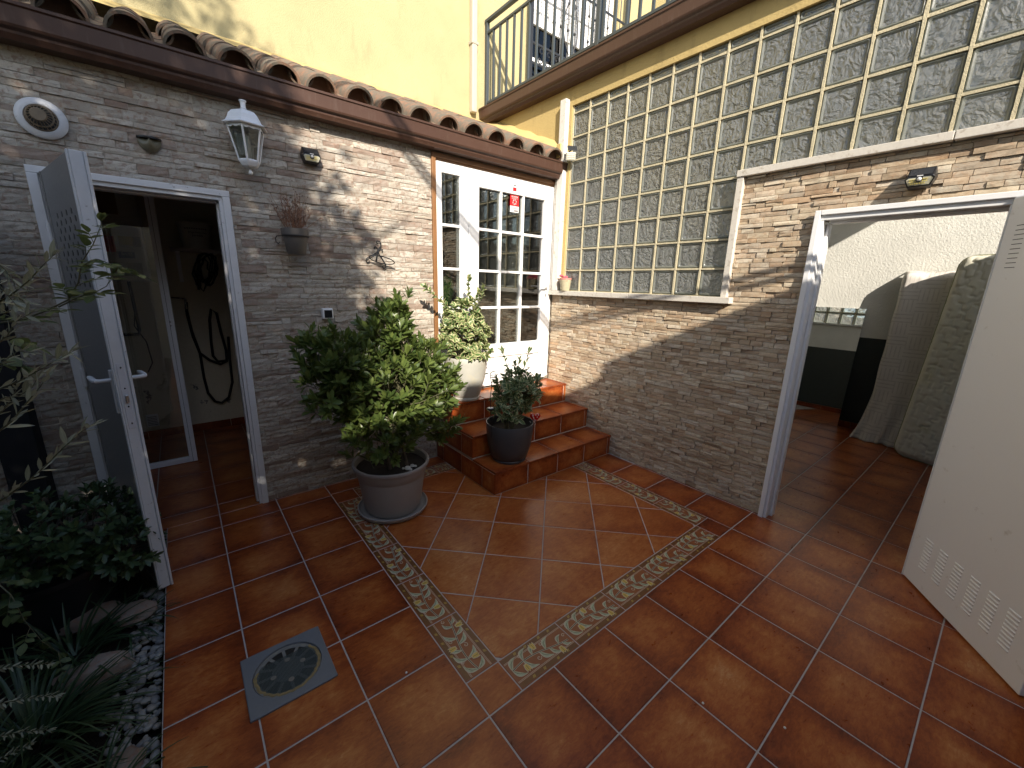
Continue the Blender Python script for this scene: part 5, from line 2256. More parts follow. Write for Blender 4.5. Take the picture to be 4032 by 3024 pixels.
# ------------------------------------------------------------------ plants
def leaf_geo(L, Wd, fold=.25, curl=.15, shape='ob', n=4):
    """leaf along +X, face +Z: verts, faces, uvs"""
    v, uv, f = [], [], []
    for i in range(n + 1):
        t = i / n
        if shape == 'ob':       # widest near the tip
            w = Wd * (t ** .75) * (1 - t ** 4.5) * 1.35 + .02 * Wd
        elif shape == 'round':
            w = Wd * math.sin(math.pi * min(1, t * .96 + .03)) ** .75
        elif shape == 'lance':
            w = Wd * math.sin(math.pi * (t * .93 + .06)) ** .9
        else:
            w = Wd * math.sin(math.pi * min(1, (t * .9 + .08))) * (1 - .3 * t)
        z = -curl * L * t * t
        for s in (-1, 0, 1):
            v.append((t * L, s * w / 2, z + abs(s) * fold * w / 2))
            uv.append(((s + 1) / 2, t))
    for i in range(n):
        for k in range(2):
            a = i * 3 + k
            f.append((a, a + 3, a + 4, a + 1))
    return v, f, uv


def leaf_me(geo, mat, name='leaf'):
    mb = MB()
    mb.add(geo[0], geo[1], 0, geo[2])
    me = mb.mesh(name)
    me.materials.append(mat)
    me.polygons.foreach_set('use_smooth', [True] * len(me.polygons))
    return me


def orient(p, d, up, sc):
    d = d.normalized()
    y = up.cross(d)
    if y.length < 1e-4:
        y = V((1, 0, 0)).cross(d)
    y.normalize()
    z = d.cross(y)
    return Matrix(((d.x * sc, y.x * sc, z.x * sc, p.x), (d.y * sc, y.y * sc, z.y * sc, p.y), (d.z * sc, y.z * sc, z.z * sc, p.z), (0, 0, 0, 1)))


def foliage(parent, geos, mat, leaves, nobj, name='foliage'):
    """leaves: list of (matrix, geo index). The ones nearest the photograph's place are parts, the rest one part"""
    leaves = sorted(leaves, key=lambda q: (q[0].translation - CAM).length_squared)
    mes = [leaf_me(g, mat) for g in geos]
    for M, g in leaves[:nobj]:
        inst('leaf', mes[g], parent, M)
    mb = MB()
    for M, g in leaves[nobj:]:
        gv, gf, gu = geos[g]
        mb.add([M @ V(p) for p in gv], gf, 0, gu, rnd())
    if mb.v:
        o = mb.build(name, mat, parent, smooth=True, fixn=False)
        tag(o, kind='stuff')


def whorl(R, out, p, d, n, L0, L1, t0, t1, ng, flat=0.0):
    d = d.normalized()
    a = V((0, 0, 1)) if abs(d.z) < .85 else V((1, 0, 0))
    e = d.cross(a).normalized()
    g = d.cross(e)
    ph = R.uniform(0, 6.28)
    for k in range(n):
        an = ph + 2.399 * k
        ti = R.uniform(t0, t1) * (.55 + .45 * k / max(1, n - 1))
        rad_ = e * math.cos(an) + g * math.sin(an)
        dr_ = d * math.cos(ti) + rad_ * math.sin(ti)
        base = p - d * (.004 * k)
        upv = (d - dr_ * d.dot(dr_))
        if upv.length < .05:
            upv = e
        out.append((orient(base, dr_, upv + V((R.uniform(-.25, .25), R.uniform(-.25, .25), R.uniform(-.1, .3))), R.uniform(L0, L1)), R.randrange(ng)))


def blob_points(R, blobs, n, shell=.45):
    """points spread through ellipsoids, denser outside: (centre, radii, weight)"""
    tot = sum(b[2] for b in blobs)
    o = []
    while len(o) < n:
        q = R.uniform(0, tot)
        for b in blobs:
            q -= b[2]
            if q <= 0:
                break
        u = V((R.gauss(0, 1), R.gauss(0, 1), R.gauss(0, 1))).normalized()
        r_ = R.uniform(shell ** 3, 1) ** (1 / 3)
        p = V(b[0]) + V((u.x * b[1][0], u.y * b[1][1], u.z * b[1][2])) * r_
        o.append((p, V((u.x / b[1][0], u.y / b[1][1], u.z / b[1][2])).normalized(), b))
    return o


def pot(name, label, c, prof, mat, soil_r, soil_z, extra=None):
    t = thing(name, c, label, 'pot')
    o = MB().lathe(prof, c, 56).build('pot', mat, t, smooth='auto')
    s = MB()
    n, m = 24, 6
    for i in range(m + 1):
        for k in range(n):
            a = 2 * math.pi * k / n
            r_ = soil_r * i / m
            x, y = r_ * math.cos(a), r_ * math.sin(a)
            s.v.append((c[0] + x, c[1] + y, c[2] + soil_z + .012 * noise.noise(V((x * 40, y * 40, 1)))))
    for i in range(m):
        for k in range(n):
            l = (k + 1) % n
            s.face((i * n + k, i * n + l, (i + 1) * n + l, (i + 1) * n + k))
    s.build('soil', SOIL, t, smooth=True)
    return t


# --- big taupe pot with a glossy shrub
PC = V((.300, 1.580, 0))
p1 = pot('flower_pot', 'large taupe plastic pot on a round saucer in front of the stone wall', PC + Z_ * .022, [(.150, 0), (.178, .002), (.190, .03), (.222, .245), (.226, .262), (.232, .268), (.240, .318), (.251, .322), (.256, .334), (.254, .346), (.246, .350), (.236, .344), (.232, .30), (.0, .29)], POT_TAUPE, .232, .305)
MB().lathe([(.0, 0.001), (.205, .001), (.226, .012), (.236, .032), (.238, .042), (.230, .044), (.222, .030), (.200, .016), (.0, .014)], PC, 56, close=False).build('saucer', POT_TAUPE, p1, smooth='auto')
for k, (x, y) in enumerate(((.352, 1.435), (.395, 1.455), (.36, 1.41), (.41, 1.44), (.33, 1.455))):
    mb = MB()
    s_ = (.022, .016, .014, .012, .010)[k]
    mb.lathe([(.001, -.5 * s_), (.8 * s_, -.4 * s_), (1.0 * s_, 0), (.7 * s_, .5 * s_), (.001, .62 * s_)], (x, y, .340 + s_ * .3), 7)
    o = mb.build('white_stone', simple('white_chalk_stone', (.55, .54, .51), .7), smooth=False)
    tag(o, ('largest', 'second largest', 'middle-sized', 'second smallest', 'smallest')[k] + ' white stone on the soil of the large taupe pot', 'stone', 'white stones in the taupe pot')

sh1 = thing('shrub', PC + Z_ * .33, 'broad glossy green shrub growing from the large taupe pot', 'shrub')
R_ = random.Random(21)
blobs = [((.26, 1.56, .88), (.39, .34, .31), 5), ((-.01, 1.54, 1.09), (.20, .22, .18), 1.7), ((-.14, 1.52, 1.21), (.08, .09, .08), .25), ((.54, 1.58, 1.02), (.15, .16, .14), 1.0), ((.33, 1.58, 1.20), (.17, .18, .20), 1.6), ((.385, 1.58, 1.35), (.05, .055, .10), .5),
         ((.60, 1.58, .82), (.24, .22, .19), 1.6), ((.68, 1.52, .58), (.12, .16, .12), .5), ((-.08, 1.50, .92), (.16, .2, .15), .7), ((.20, 1.44, .58), (.25, .18, .15), 1.0)]
lv = []
br = MB()
tw = MB()
trunks = [[(.27 + .04 * k, 1.56 + .03 * ((k * 7) % 3 - 1), .32), (.25 + .045 * k, 1.55 + .02 * k, .50), (.18 + .09 * k, 1.55 + .03 * ((k * 5) % 3 - 1), .75), (.10 + .15 * k, 1.56, 1.0)] for k in range(4)]
trunks[2][-1] = (.36, 1.58, 1.40)
trunks[0][-1] = (-.05, 1.54, 1.15)
for tr in trunks:
    br.tube(tr, [.013, .011, .008, .003], 7)
for p, u, b in blob_points(R_, blobs, 800, .52):
    p = p + u * max(-.02, R_.gauss(0, .028)) + Z_ * abs(R_.gauss(0, .02))
    d = (u * .8 + V((0, 0, .75)) + V((R_.uniform(-.3, .3), R_.uniform(-.3, .3), R_.uniform(-.2, .3)))).normalized()
    whorl(R_, lv, p, d, R_.randint(9, 12), .80, 1.2, .45, 1.25, 2)
    base = V(trunks[R_.randrange(4)][2])
    if R_.random() < .5:
        mid = base.lerp(p, .6) + V((0, 0, -.03))
        tw.tube([base.lerp(p, .15), mid, p], [.003, .0022, .0015], 4)
    else:
        tw.tube([p - d * .09, p], [.002, .0015], 4)
tw.build('twigs', TWIG, sh1)
br.build('stems', BARK, sh1)
G1 = [leaf_geo(.070, .027, .25, .05), leaf_geo(.060, .024, .30, .10)]
foliage(sh1, G1, LEAF_PITTO, lv, 240)

# --- white pot with variegated euonymus on the landing
PW = V((1.178, 2.000, .5705))
pot('flower_pot', 'off-white tapered pot on the top step beside the glazed door', PW, [(.100, 0), (.112, .002), (.116, .02), (.110, .028), (.122, .05), (.165, .20), (.178, .33), (.181, .375), (.178, .381), (.172, .378), (.165, .345), (.0, .34)], POT_WHITE, .168, .352)
sh2 = thing('variegated_shrub', PW + Z_ * .35, 'cream-edged variegated shrub in the off-white pot by the door', 'shrub')
R_ = random.Random(33)
lv = []
br = MB()
blobs = [((1.165, 1.985, 1.15), (.22, .18, .18), 4), ((1.14, 1.98, 1.30), (.17, .14, .15), 2), ((1.20, 1.96, 1.00), (.22, .17, .10), 1.6)]
for p, u, b in blob_points(R_, blobs, 250, .62):
    d = (u + V((0, 0, .5)) + V((R_.uniform(-.3, .3), R_.uniform(-.3, .3), R_.uniform(-.1, .3)))).normalized()
    whorl(R_, lv, p, d, R_.randint(6, 8), .75, 1.15, .8, 1.5, 2)
    br.tube([p - d * .10, p], [.002, .0014], 4)
for pts in ([(1.13, 1.99, 1.25), (.98, 1.98, 1.38), (.86, 1.975, 1.47), (.79, 1.97, 1.525)], [(1.16, 1.97, 1.35), (1.175, 1.965, 1.5), (1.18, 1.96, 1.60)], [(1.22, 1.96, 1.32), (1.29, 1.95, 1.44), (1.31, 1.945, 1.54)], [(1.20, 1.96, 1.3), (1.24, 1.95, 1.42), (1.26, 1.94, 1.49)], [(1.08, 1.98, 1.05), (.96, 1.97, 1.10), (.92, 1.965, 1.12)]):
    br.tube(pts, .0022, 5)
    P_ = [V(q) for q in pts]
    for i in range(len(P_) - 1):
        for q in range(4):
            p = P_[i].lerp(P_[i + 1], q / 4)
            d = (P_[i + 1] - P_[i]).normalized()
            whorl(R_, lv, p, d, 2 if i == 0 else 3, .6, 1.0, .8, 1.3, 2)
    whorl(R_, lv, P_[-1], (P_[-1] - P_[-2]).normalized(), 8, .6, .95, .2, 1.0, 2)
for k in range(6):
    br.tube([(1.19 + .02 * (k - 3), 1.995, .915), (1.17 + .05 * (k - 3), 1.98, 1.05), (1.17 + .06 * (k - 3), 1.98, 1.2)], [.005, .004, .002], 5)
br.build('stems', TWIG, sh2)
G2 = [leaf_geo(.054, .036, .30, .25, 'round'), leaf_geo(.046, .031, .4, .3, 'round')]
foliage(sh2, G2, LEAF_EUON, lv, 200)

# --- anthracite pot with a second variegated shrub on the lowest step
PG = V((1.228, 1.440, .1905))
p3 = pot('flower_pot', 'anthracite round-bottomed pot on the lowest step', PG, [(.115, 0), (.135, .003), (.139, .018), (.134, .024), (.146, .034), (.170, .12), (.184, .22), (.190, .31), (.188, .315), (.183, .313), (.178, .235), (.0, .225)], POT_DARK, .176, .25)
sh3 = thing('variegated_shrub', PG + Z_ * .25, 'grey green cream-edged shrub in the anthracite pot on the steps', 'shrub')
R_ = random.Random(44)
lv = []
br = MB()
blobs = [((1.27, 1.43, .77), (.21, .19, .15), 4), ((1.22, 1.42, .62), (.17, .14, .10), 1.4), ((1.36, 1.45, .70), (.15, .14, .13), 1.2)]
for p, u, b in blob_points(R_, blobs, 150, .55):
    d = (u + V((0, 0, .55)) + V((R_.uniform(-.3, .3), R_.uniform(-.3, .3), R_.uniform(-.1, .3)))).normalized()
    whorl(R_, lv, p, d, R_.randint(6, 8), .8, 1.2, .7, 1.45, 2)
    br.tube([p - d * .13, p], [.0025, .0015], 4)
for pts in ([(1.24, 1.44, .85), (1.16, 1.43, 1.0), (1.12, 1.42, 1.08)], [(1.33, 1.45, .85), (1.39, 1.45, .97), (1.42, 1.455, 1.05)], [(1.29, 1.44, .88), (1.30, 1.43, 1.0)], [(1.26, 1.42, .88), (1.24, 1.41, .97)], [(1.12, 1.42, .78), (1.04, 1.40, .90)]):
    br.tube(pts, .0022, 5)
    P_ = [V(q) for q in pts]
    for i in range(len(P_) - 1):
        for q in range(3):
            whorl(R_, lv, P_[i].lerp(P_[i + 1], q / 3), (P_[i + 1] - P_[i]).normalized(), 2, .7, 1.05, .8, 1.3, 2)
    whorl(R_, lv, P_[-1], (P_[-1] - P_[-2]).normalized(), 6, .7, 1.0, .2, 1.0, 2)
for k in range(6):
    br.tube([(1.23 + .015 * (k - 3), 1.44, .43), (1.25 + .035 * (k - 3), 1.44 + .02 * (k % 3 - 1), .60), (1.26 + .06 * (k - 3), 1.43, .78)], [.006, .004, .002], 5)
br.build('stems', TWIG, sh3)
G3 = [leaf_geo(.056, .026, .30, .22, 'round'), leaf_geo(.048, .023, .4, .28, 'round')]
foliage(sh3, G3, LEAF_EUON2, lv, 200)
# ornaments in that pot
stk = thing('garden_stake', (1.06, 1.40, .43), 'thin black garden stake with a small silver cup in the anthracite pot', 'garden stake')
c0 = at('y', 1.395, 1932, 1608)
MB().tube([(c0.x + .012, 1.395, .43), (c0.x, 1.395, c0.z), (c0.x - .006, 1.393, c0.z + .09), (c0.x + .004, 1.392, c0.z + .17), (c0.x - .012, 1.39, c0.z + .27)], .0028, 6).build('rod', BLACKMETAL, stk, smooth=True)
MB().lathe([(.003, -.022), (.014, -.018), (.024, -.006), (.027, .004), (.024, .004), (.012, -.010), (.0, -.012)], (c0.x, 1.395, c0.z), 20, close=False).build('cup', BLACKMETAL, stk, smooth=True)
MB().lathe([(.0, .0015), (.023, .003), (.021, .0045), (.0, .008)], (c0.x, 1.395, c0.z), 20, close=False).build('silver_bowl', simple('bright_steel', (.7, .7, .72), .3, .05, 60, 0, .8), stk, smooth=True)
tp = V((c0.x - .012, 1.39, c0.z + .27))
for s in (-1, 1):
    mb = MB()
    gv, gf, gu = leaf_geo(.055, .026, .3, .2, 'lance')
    M = orient(tp, V((s, -.2, .35 if s > 0 else .15)), Z_, 1.0)
    mb.add([M @ V(p) for p in gv], gf)
    mb.build('metal_leaf', simple('pale_metal_leaf', (.30, .34, .20), .4), stk, smooth=True, fixn=False)
hrt = thing('polka_dot_heart', (1.45, 1.40, .50), 'red heart ornament with white dots hanging at the pot rim', 'ornament')
hc = at('y', 1.37, 2107, 1642)
mb = MB()
pts = []
for k in range(28):
    a = 2 * math.pi * k / 28
    x = .0027 * 16 * math.sin(a) ** 3
    z = .0027 * (13 * math.cos(a) - 5 * math.cos(2 * a) - 2 * math.cos(3 * a) - math.cos(4 * a))
    pts.append((x, z))
hd = V((.80, -.60, 0))
hn = V((-.60, -.80, 0))
for off, sc in ((-.012, .75), (-.005, 1), (.005, 1), (.012, .75)):
    for x, z in pts:
        mb.v.append(tuple(hc + hd * (x * sc) + Z_ * (z * sc) + hn * off))
for i in range(3):
    for k in range(28):
        l = (k + 1) % 28
        mb.face((i * 28 + k, i * 28 + l, (i + 1) * 28 + l, (i + 1) * 28 + k))
mb.face(range(28))
mb.face(range(84, 112))
mb.build('heart', simple('red_enamel', (.50, .012, .01), .35), hrt, smooth='auto')
for x, z in ((.004, .022), (-.012, -.004), (.016, .004), (.004, -.022), (-.020, .018), (.026, .022)):
    c = hc + hd * x + Z_ * z + hn * .0122
    MB().lathe([(.0, 0), (.0048, 0), (.0048, .0008), (.0, .0008)], c, 12, close=False, M=hn.to_track_quat('Z', 'Y').to_matrix().to_4x4()).build('dot', PAPER, hrt)
mb = MB()
mb.tube([hc + hd * -.02 + Z_ * .01 + hn * .014, hc + V((-.01, -.01, -.03)), hc + hd * .0 + Z_ * -.055 + hn * .02], .0022, 5)
mb.tube([hc + hd * -.045 + Z_ * -.03 + hn * .015, hc + hd * -.02 + Z_ * -.06 + hn * .02], .0022, 5)
mb.build('ribbon', PAPER, hrt)

# small pot on the window sill
sp_ = thing('sill_pot', (2.325, 1.975, 1.511), 'little cream pot with pink top on the window sill end', 'pot')
MB().lathe([(.0, 0), (.040, 0), (.043, .003), (.058, .105), (.060, .108), (.060, .122), (.054, .122), (.052, .112), (.0, .11)], (2.318, 1.968, 1.5112), 28, close=False).build('pot', simple('printed_cream_pot', (.56, .50, .34), .6, .2, 40, 0, dirt=((.42, .33, .20), 60, .55)), sp_, smooth='auto')
MB().lathe([(.0595, .1075), (.0608, .108), (.0608, .123), (.0595, .1235)], (2.318, 1.968, 1.5112), 28, close=False).build('pink_rim', simple('pink_rim', (.50, .20, .17), .6), sp_, smooth='auto')
mb = MB()
R_ = random.Random(2)
for k in range(9):
    x, y, z = 2.315 + R_.uniform(-.028, .028), 1.98 + R_.uniform(-.025, .035), 1.628 + R_.uniform(0, .035)
    M = Matrix.Translation((x, y, z)) @ Matrix.Rotation(R_.uniform(0, 3), 4, 'Z') @ Matrix.Rotation(R_.uniform(-.6, .6), 4, 'X')
    mb.box(-.018, .018, -.012, .012, -.008, .008, M=M)
mb.build('pink_filling', simple('crumpled_pink', (.60, .10, .14), .5, .5, 60), sp_, bevel=.004)

# ------------------------------------------------------------------ garden on the left
# planter with a dark low shrub
pl = thing('planter', (-1.38, 1.68, -.04), 'black planter tub in the shade of the garden bed', 'planter')
MB().lathe([(.0, -.05), (.24, -.05), (.27, .22), (.285, .225), (.285, .25), (.26, .25), (.25, .21), (.0, .20)], (-1.36, 1.70, 0), 40, close=False).build('tub', BLACKPL, pl, smooth='auto')
shd = thing('low_shrub', (-1.36, 1.70, .2), 'dark low shrub with rosettes of rounded leaves in the black planter', 'shrub')
R_ = random.Random(55)
lv = []
br = MB()
blobs = [((-1.28, 1.66, .40), (.36, .30, .17), 5), ((-1.05, 1.52, .30), (.13, .16, .12), 1.2), ((-1.42, 1.55, .34), (.28, .25, .15), 2.4)]
for p, u, b in blob_points(R_, blobs, 300, .6):
    d = (u + V((.1, -.3, .55))).normalized()
    whorl(R_, lv, p, d, R_.randint(7, 11), .75, 1.2, .6, 1.35, 2)
    br.tube([p - d * .12, p], [.003, .0018], 4)
br.build('stems', BARK, shd)
G4 = [leaf_geo(.050, .022, .22, .1), leaf_geo(.044, .020, .3, .16)]
foliage(shd, G4, LEAF_DARK, lv, 160)
# black post beside the wall
tag(MB().box(-1.478, -1.348, 2.03, 2.155, -.08, 1.80).build('garden_post', simple('tarred_wood', (.008, .008, .009), .8, .3, 20, .3), bevel=.008), 'black square post standing against the stone wall left of the open door', 'post')

# rocks
def rock(c, s, seed, label, flat_=1.0):
    mb = MB()
    n, m = 14, 9
    for i in range(m + 1):
        th = math.pi * i / m
        for k in range(n):
            a = 2 * math.pi * k / n
            u = V((math.sin(th) * math.cos(a), math.sin(th) * math.sin(a), math.cos(th)))
            k_ = 1 + .28 * noise.noise(u * 1.7 + V((seed, 0, 0))) + .14 * noise.noise(u * 4.5 + V((seed, 5, 0)))
            # facets
            q = max(abs(u.x), abs(u.y) * 1.05, abs(u.z) * 1.1)
            k_ *= .75 + .25 / max(q, .6)
            mb.v.append((c[0] + u.x * s[0] * k_, c[1] + u.y * s[1] * k_, c[2] + u.z * s[2] * k_))
    for i in range(m):
        for k in range(n):
            l = (k + 1) % n
            mb.face((i * n + k, (i + 1) * n + k, (i + 1) * n + l, i * n + l))
    o = mb.build('rock', ROCK, smooth='auto')
    return tag(o, label, 'rock', 'rocks in the garden bed')


rock((-1.165, 1.115, -.005), (.125, .055, .045), 3, 'brown and white mottled rock between the grass clumps')
rock((-1.235, 1.505, -.005), (.150, .055, .045), 8, 'reddish brown rock in front of the black planter')
rock((-1.055, 1.420, -.005), (.080, .070, .035), 13, 'flat pale rock near the foot of the open metal door')
rock((-1.04, .62, -.025), (.050, .065, .025), 17, 'small brown rock at the lower end of the pebbles')

# pebbles
R_ = random.Random(77)
PM = []
for k in range(5):
    mb = MB()
    n, m = 9, 6
    for i in range(m + 1):
        th = math.pi * i / m
        for q in range(n):
            a = 2 * math.pi * q / n
            u = V((math.sin(th) * math.cos(a), math.sin(th) * math.sin(a), math.cos(th)))
            k_ = 1 + .16 * noise.noise(u * 1.6 + V((k * 7, 0, 0)))
            mb.v.append((u.x * k_, u.y * .72 * k_, u.z * .5 * k_))
    for i in range(m):
        for q in range(n):
            l = (q + 1) % n
            mb.face((i * n + q, (i + 1) * n + q, (i + 1) * n + l, i * n + l))
    me = mb.mesh('pebble')
    me.materials.append(PEBBLE)
    me.polygons.foreach_set('use_smooth', [True] * len(me.polygons))
    PM.append(me)
pb_obj = []
for k in range(480):
    y = R_.uniform(.25, 1.62)
    wid = .085 + .07 * max(0, 1 - abs(y - .85) / .5)
    x = -.962 - R_.random() ** 1.3 * wid
    s = R_.uniform(.009, .023)
    z = -.052 + s * .3 + R_.uniform(0, .022) * (1 - abs(x + .962) / .2)
    M = Matrix.Translation((x, y, z)) @ Matrix.Rotation(R_.uniform(0, 6.3), 4, 'Z') @ Matrix.Rotation(R_.uniform(-.5, .5), 4, 'X') @ Matrix.Rotation(R_.uniform(-.4, .4), 4, 'Y') @ Matrix.Scale(s, 4)
    pb_obj.append((s, M))
pb_obj.sort(key=lambda q: -q[0])
mb = MB()
for k, (s, M) in enumerate(pb_obj):
    if k < 280:
        o = inst('pebble', PM[k % 5], None, M)
        tag(o, 'smooth grey river pebble in the strip between garden and tiles', 'pebble', 'pebbles along the tile edge')
    else:
        src = PM[k % 5]
        mb.add([M @ v.co for v in src.vertices], [tuple(p.vertices) for p in src.polygons], 0, None, rnd())
o = mb.build('pebbles', PEBBLE, smooth=True, fixn=False)
tag(o, 'mass of small grey pebbles between the larger ones', 'pebbles', kind='stuff')

# strap-leaved grass clumps
def strap(mb, p, d, L, w, droop, R):
    n = 7
    pts = []
    q = V(p)
    dd = V(d).normalized()
    for i in range(n + 1):
        pts.append(q.copy())
        q = q + dd * (L / n)
        dd = (dd + V((0, 0, -droop / n)) + V((R.uniform(-.03, .03), R.uniform(-.03, .03), 0))).normalized()
        if q.z < -.03:
            q.z = -.03
    b = len(mb.v)
    r_ = rnd()
    for i, q in enumerate(pts):
        t = i / n
        tang = (pts[min(i + 1, n)] - pts[max(i - 1, 0)]).normalized()
        side = tang.cross(Z_)
        side = side.normalized() if side.length > 1e-3 else V((1, 0, 0))
        hw = w * (1 - t ** 2.5) * .5 + .0004
        for s in (-1, 0, 1):
            mb.v.append(tuple(q + side * hw * s + Z_ * (abs(s) * hw * .35)))
    for i in range(n):
        for k in range(2):
            a = b + i * 3 + k
            mb.face((a, a + 1, a + 4, a + 3), 0, [(k / 2, i / n), ((k + 1) / 2, i / n), ((k + 1) / 2, (i + 1) / n), (k / 2, (i + 1) / n)], r_)


for c, n, ln, label in (((-1.28, .92), 150, (.22, .42), 'large dark strap-leaved grass clump in front of the mottled rock'),
                        ((-1.24, 1.30), 90, (.18, .34), 'strap-leaved grass clump between the two larger rocks'),
                        ((-1.42, .62), 130, (.24, .45), 'strap-leaved grass clump nearest the lower left corner'),
                        ((-1.10, .50), 60, (.16, .32), 'small strap-leaved grass clump overhanging the pebbles'),
                        ((-1.06, 1.37), 26, (.12, .22), 'tiny grass tuft beside the flat pale rock')):
    R_ = random.Random(int(abs(c[0] * 1000) + c[1] * 100))
    t = thing('grass_clump', (c[0], c[1], -.04), label, 'grass', 'strap-leaved grass clumps')
    mb = MB()
    for k in range(n):
        a = R_.uniform(0, 6.28)
        r_ = R_.random() ** .5 * .07
        e = R_.uniform(.35, 1.2)
        d = V((math.cos(a) * math.cos(e) + .18, math.sin(a) * math.cos(e), math.sin(e)))
        strap(mb, (c[0] + r_ * math.cos(a), c[1] + r_ * math.sin(a), -.03), d, R_.uniform(*ln), R_.uniform(.006, .011), R_.uniform(.9, 2.0), R_)
    o = mb.build('blades', LEAF_GRASS, t, smooth=True, fixn=False)
    tag(o, kind='stuff')


# branches that reach in from the left: olive sprigs and a rose
def sprig(name, label, cat, group, pts, mat, geos, leaf_step, alt, tilt, rr, seed, compound=False, barkm=None):
    """a twig through world points with a leaf pair at every step; every leaf a part"""
    R = random.Random(seed)
    t = thing(name, pts[0], label, cat, group)
    MB().tube(pts, [rr * (1 - .75 * i / (len(pts) - 1)) for i in range(len(pts))], 6).build('twig', barkm or TWIG, t, smooth=True)
    mes = [leaf_me(g, mat) for g in geos]
    acc = 0
    nxt = leaf_step * .3
    k = 0
    for a, c in zip(pts[:-1], pts[1:]):
        seg = (c - a).length
        d = (c - a).normalized()
        while nxt < acc + seg:
            p = a + d * (nxt - acc)
            e = d.cross(Z_ if abs(d.z) < .9 else X_).normalized()
            g = d.cross(e)
            for s in ((1, -1) if not alt else (1 if k % 2 else -1,)):
                an = R.uniform(-.5, .5) + (math.pi / 2 * (k % 2) if not alt else 0)
                sd = (e * math.cos(an) + g * math.sin(an)) * s
                ti = R.uniform(*tilt)
                ld = d * math.cos(ti) + sd * math.sin(ti)
                if not compound:
                    inst('leaf', mes[R.randrange(len(mes))], t, orient(p, ld, Z_ + V((R.uniform(-.6, .6), R.uniform(-.6, .6), 0)), R.uniform(.75, 1.15)))
                else:
                    L = R.uniform(.05, .075)
                    tip = p + ld * L + Z_ * -.006
                    MB().tube([p, p.lerp(tip, .5) + Z_ * .003, tip], [.0012, .001, .0008], 4).build('stalk', TWIG, t)
                    inst('leaf', mes[0], t, orient(tip, ld + Z_ * -.1, Z_ + V((R.uniform(-.5, .5), R.uniform(-.5, .5), 0)), R.uniform(.9, 1.2)))
                    for q in (.45, .8):
                        for s2 in (1, -1):
                            sd2 = ld.cross(Z_).normalized() * s2
                            inst('leaf', mes[0], t, orient(p.lerp(tip, q), ld * .45 + sd2 * .9 + Z_ * R.uniform(-.15, .2), Z_ + V((R.uniform(-.5, .5), R.uniform(-.5, .5), 0)), R.uniform(.7, 1.0)))
            nxt += leaf_step * R.uniform(.8, 1.2)
            k += 1
        acc += seg
    p = pts[-1]
    d = (pts[-1] - pts[-2]).normalized()
    for s in (0, 1, -1):
        ld = (d + d.cross(Z_).normalized() * .35 * s)
        inst('leaf', mes[0], t, orient(p, ld, Z_ + V((R.uniform(-.3, .3), R.uniform(-.3, .3), 0)), R.uniform(.6, .9)))
    return t


GO = [leaf_geo(.050, .0115, .25, .05, 'lance'), leaf_geo(.042, .0105, .3, -.08, 'lance')]
ZB = lambda dep, u, v: atd(dep, u * .4823, 900 + v * .4823)        # second zoom of the left edge, 1244 px wide
sprig('olive_sprig', 'topmost olive sprig with narrow grey leaves in front of the black post', 'branch', 'olive sprigs', [ZB(1.12, -80, 640), ZB(1.12, 80, 550), ZB(1.11, 230, 430), ZB(1.10, 350, 300), ZB(1.10, 425, 230)], LEAF_OLIVE, GO, .021, False, (.4, 1.0), .0026, 1)
sprig('olive_sprig', 'upward-curving olive sprig across the foot of the door lever', 'branch', 'olive sprigs', [ZB(1.08, -60, 1330), ZB(1.08, 150, 1250), ZB(1.08, 330, 1150), ZB(1.07, 450, 1080), ZB(1.06, 600, 1000)], LEAF_OLIVE, GO, .022, False, (.3, .9), .0024, 2)
sprig('olive_sprig', 'long olive sprig with spread leaves rising left of the door lever', 'branch', 'olive sprigs', [ZB(1.02, -40, 1680), ZB(1.02, 100, 1570), ZB(1.02, 220, 1420), ZB(1.02, 330, 1290), ZB(1.02, 380, 1210)], LEAF_OLIVE, GO, .022, False, (.4, 1.0), .0024, 3)
ZC = lambda dep, u, v: atd(dep, u * .6029, 1500 + v * .6029)
sprig('olive_sprig', 'lowest long olive sprig over the dark low shrub', 'branch', 'olive sprigs', [ZC(1.05, -60, 830), ZC(1.05, 120, 700), ZC(1.05, 250, 600), ZC(1.05, 400, 450), ZC(1.05, 520, 340), ZC(1.05, 590, 295)], LEAF_OLIVE, GO, .022, False, (.35, .9), .0026, 4)
sprig('olive_sprig', 'short olive sprig with crowded leaves at the left edge', 'branch', 'olive sprigs', [ZB(1.10, -60, 980), ZB(1.10, 60, 870), ZB(1.10, 130, 760), ZB(1.09, 250, 690)], LEAF_OLIVE, GO, .02, False, (.4, 1.0), .0024, 11)
sprig('olive_sprig', 'drooping olive sprig tip beside the black post', 'branch', 'olive sprigs', [ZB(1.10, -80, 420), ZB(1.10, 0, 470), ZB(1.10, 60, 540), ZB(1.09, 130, 620)], LEAF_OLIVE, GO, .02, False, (.4, 1.0), .0022, 12)
for k, (pa_, lab) in enumerate((([(-60, 1150), (60, 1060), (150, 1000), (230, 1010)], 'leafy olive sprig just above the large round rose leaf'), ([(-60, 1430), (40, 1380), (150, 1370), (260, 1300), (300, 1230)], 'forked olive sprig pointing at the door lever'), ([(-60, 260), (40, 330), (110, 430), (150, 560)], 'hanging olive sprig at the top of the left edge'), ([(-60, 700), (40, 690), (120, 650), (200, 560), (230, 480)], 'olive sprig crossing behind the rose branch'), ([(-60, 1560), (30, 1480), (90, 1390), (140, 1300)], 'steep olive sprig rising beside the dark low shrub'))):
    sprig('olive_sprig', lab, 'branch', 'olive sprigs', [ZB(1.16 + .02 * k, u, v) for u, v in pa_], LEAF_OLIVE, GO, .018, False, (.4, 1.1), .0024, 30 + k)
GR = [leaf_geo(.045, .026, .2, .1, 'lance')]
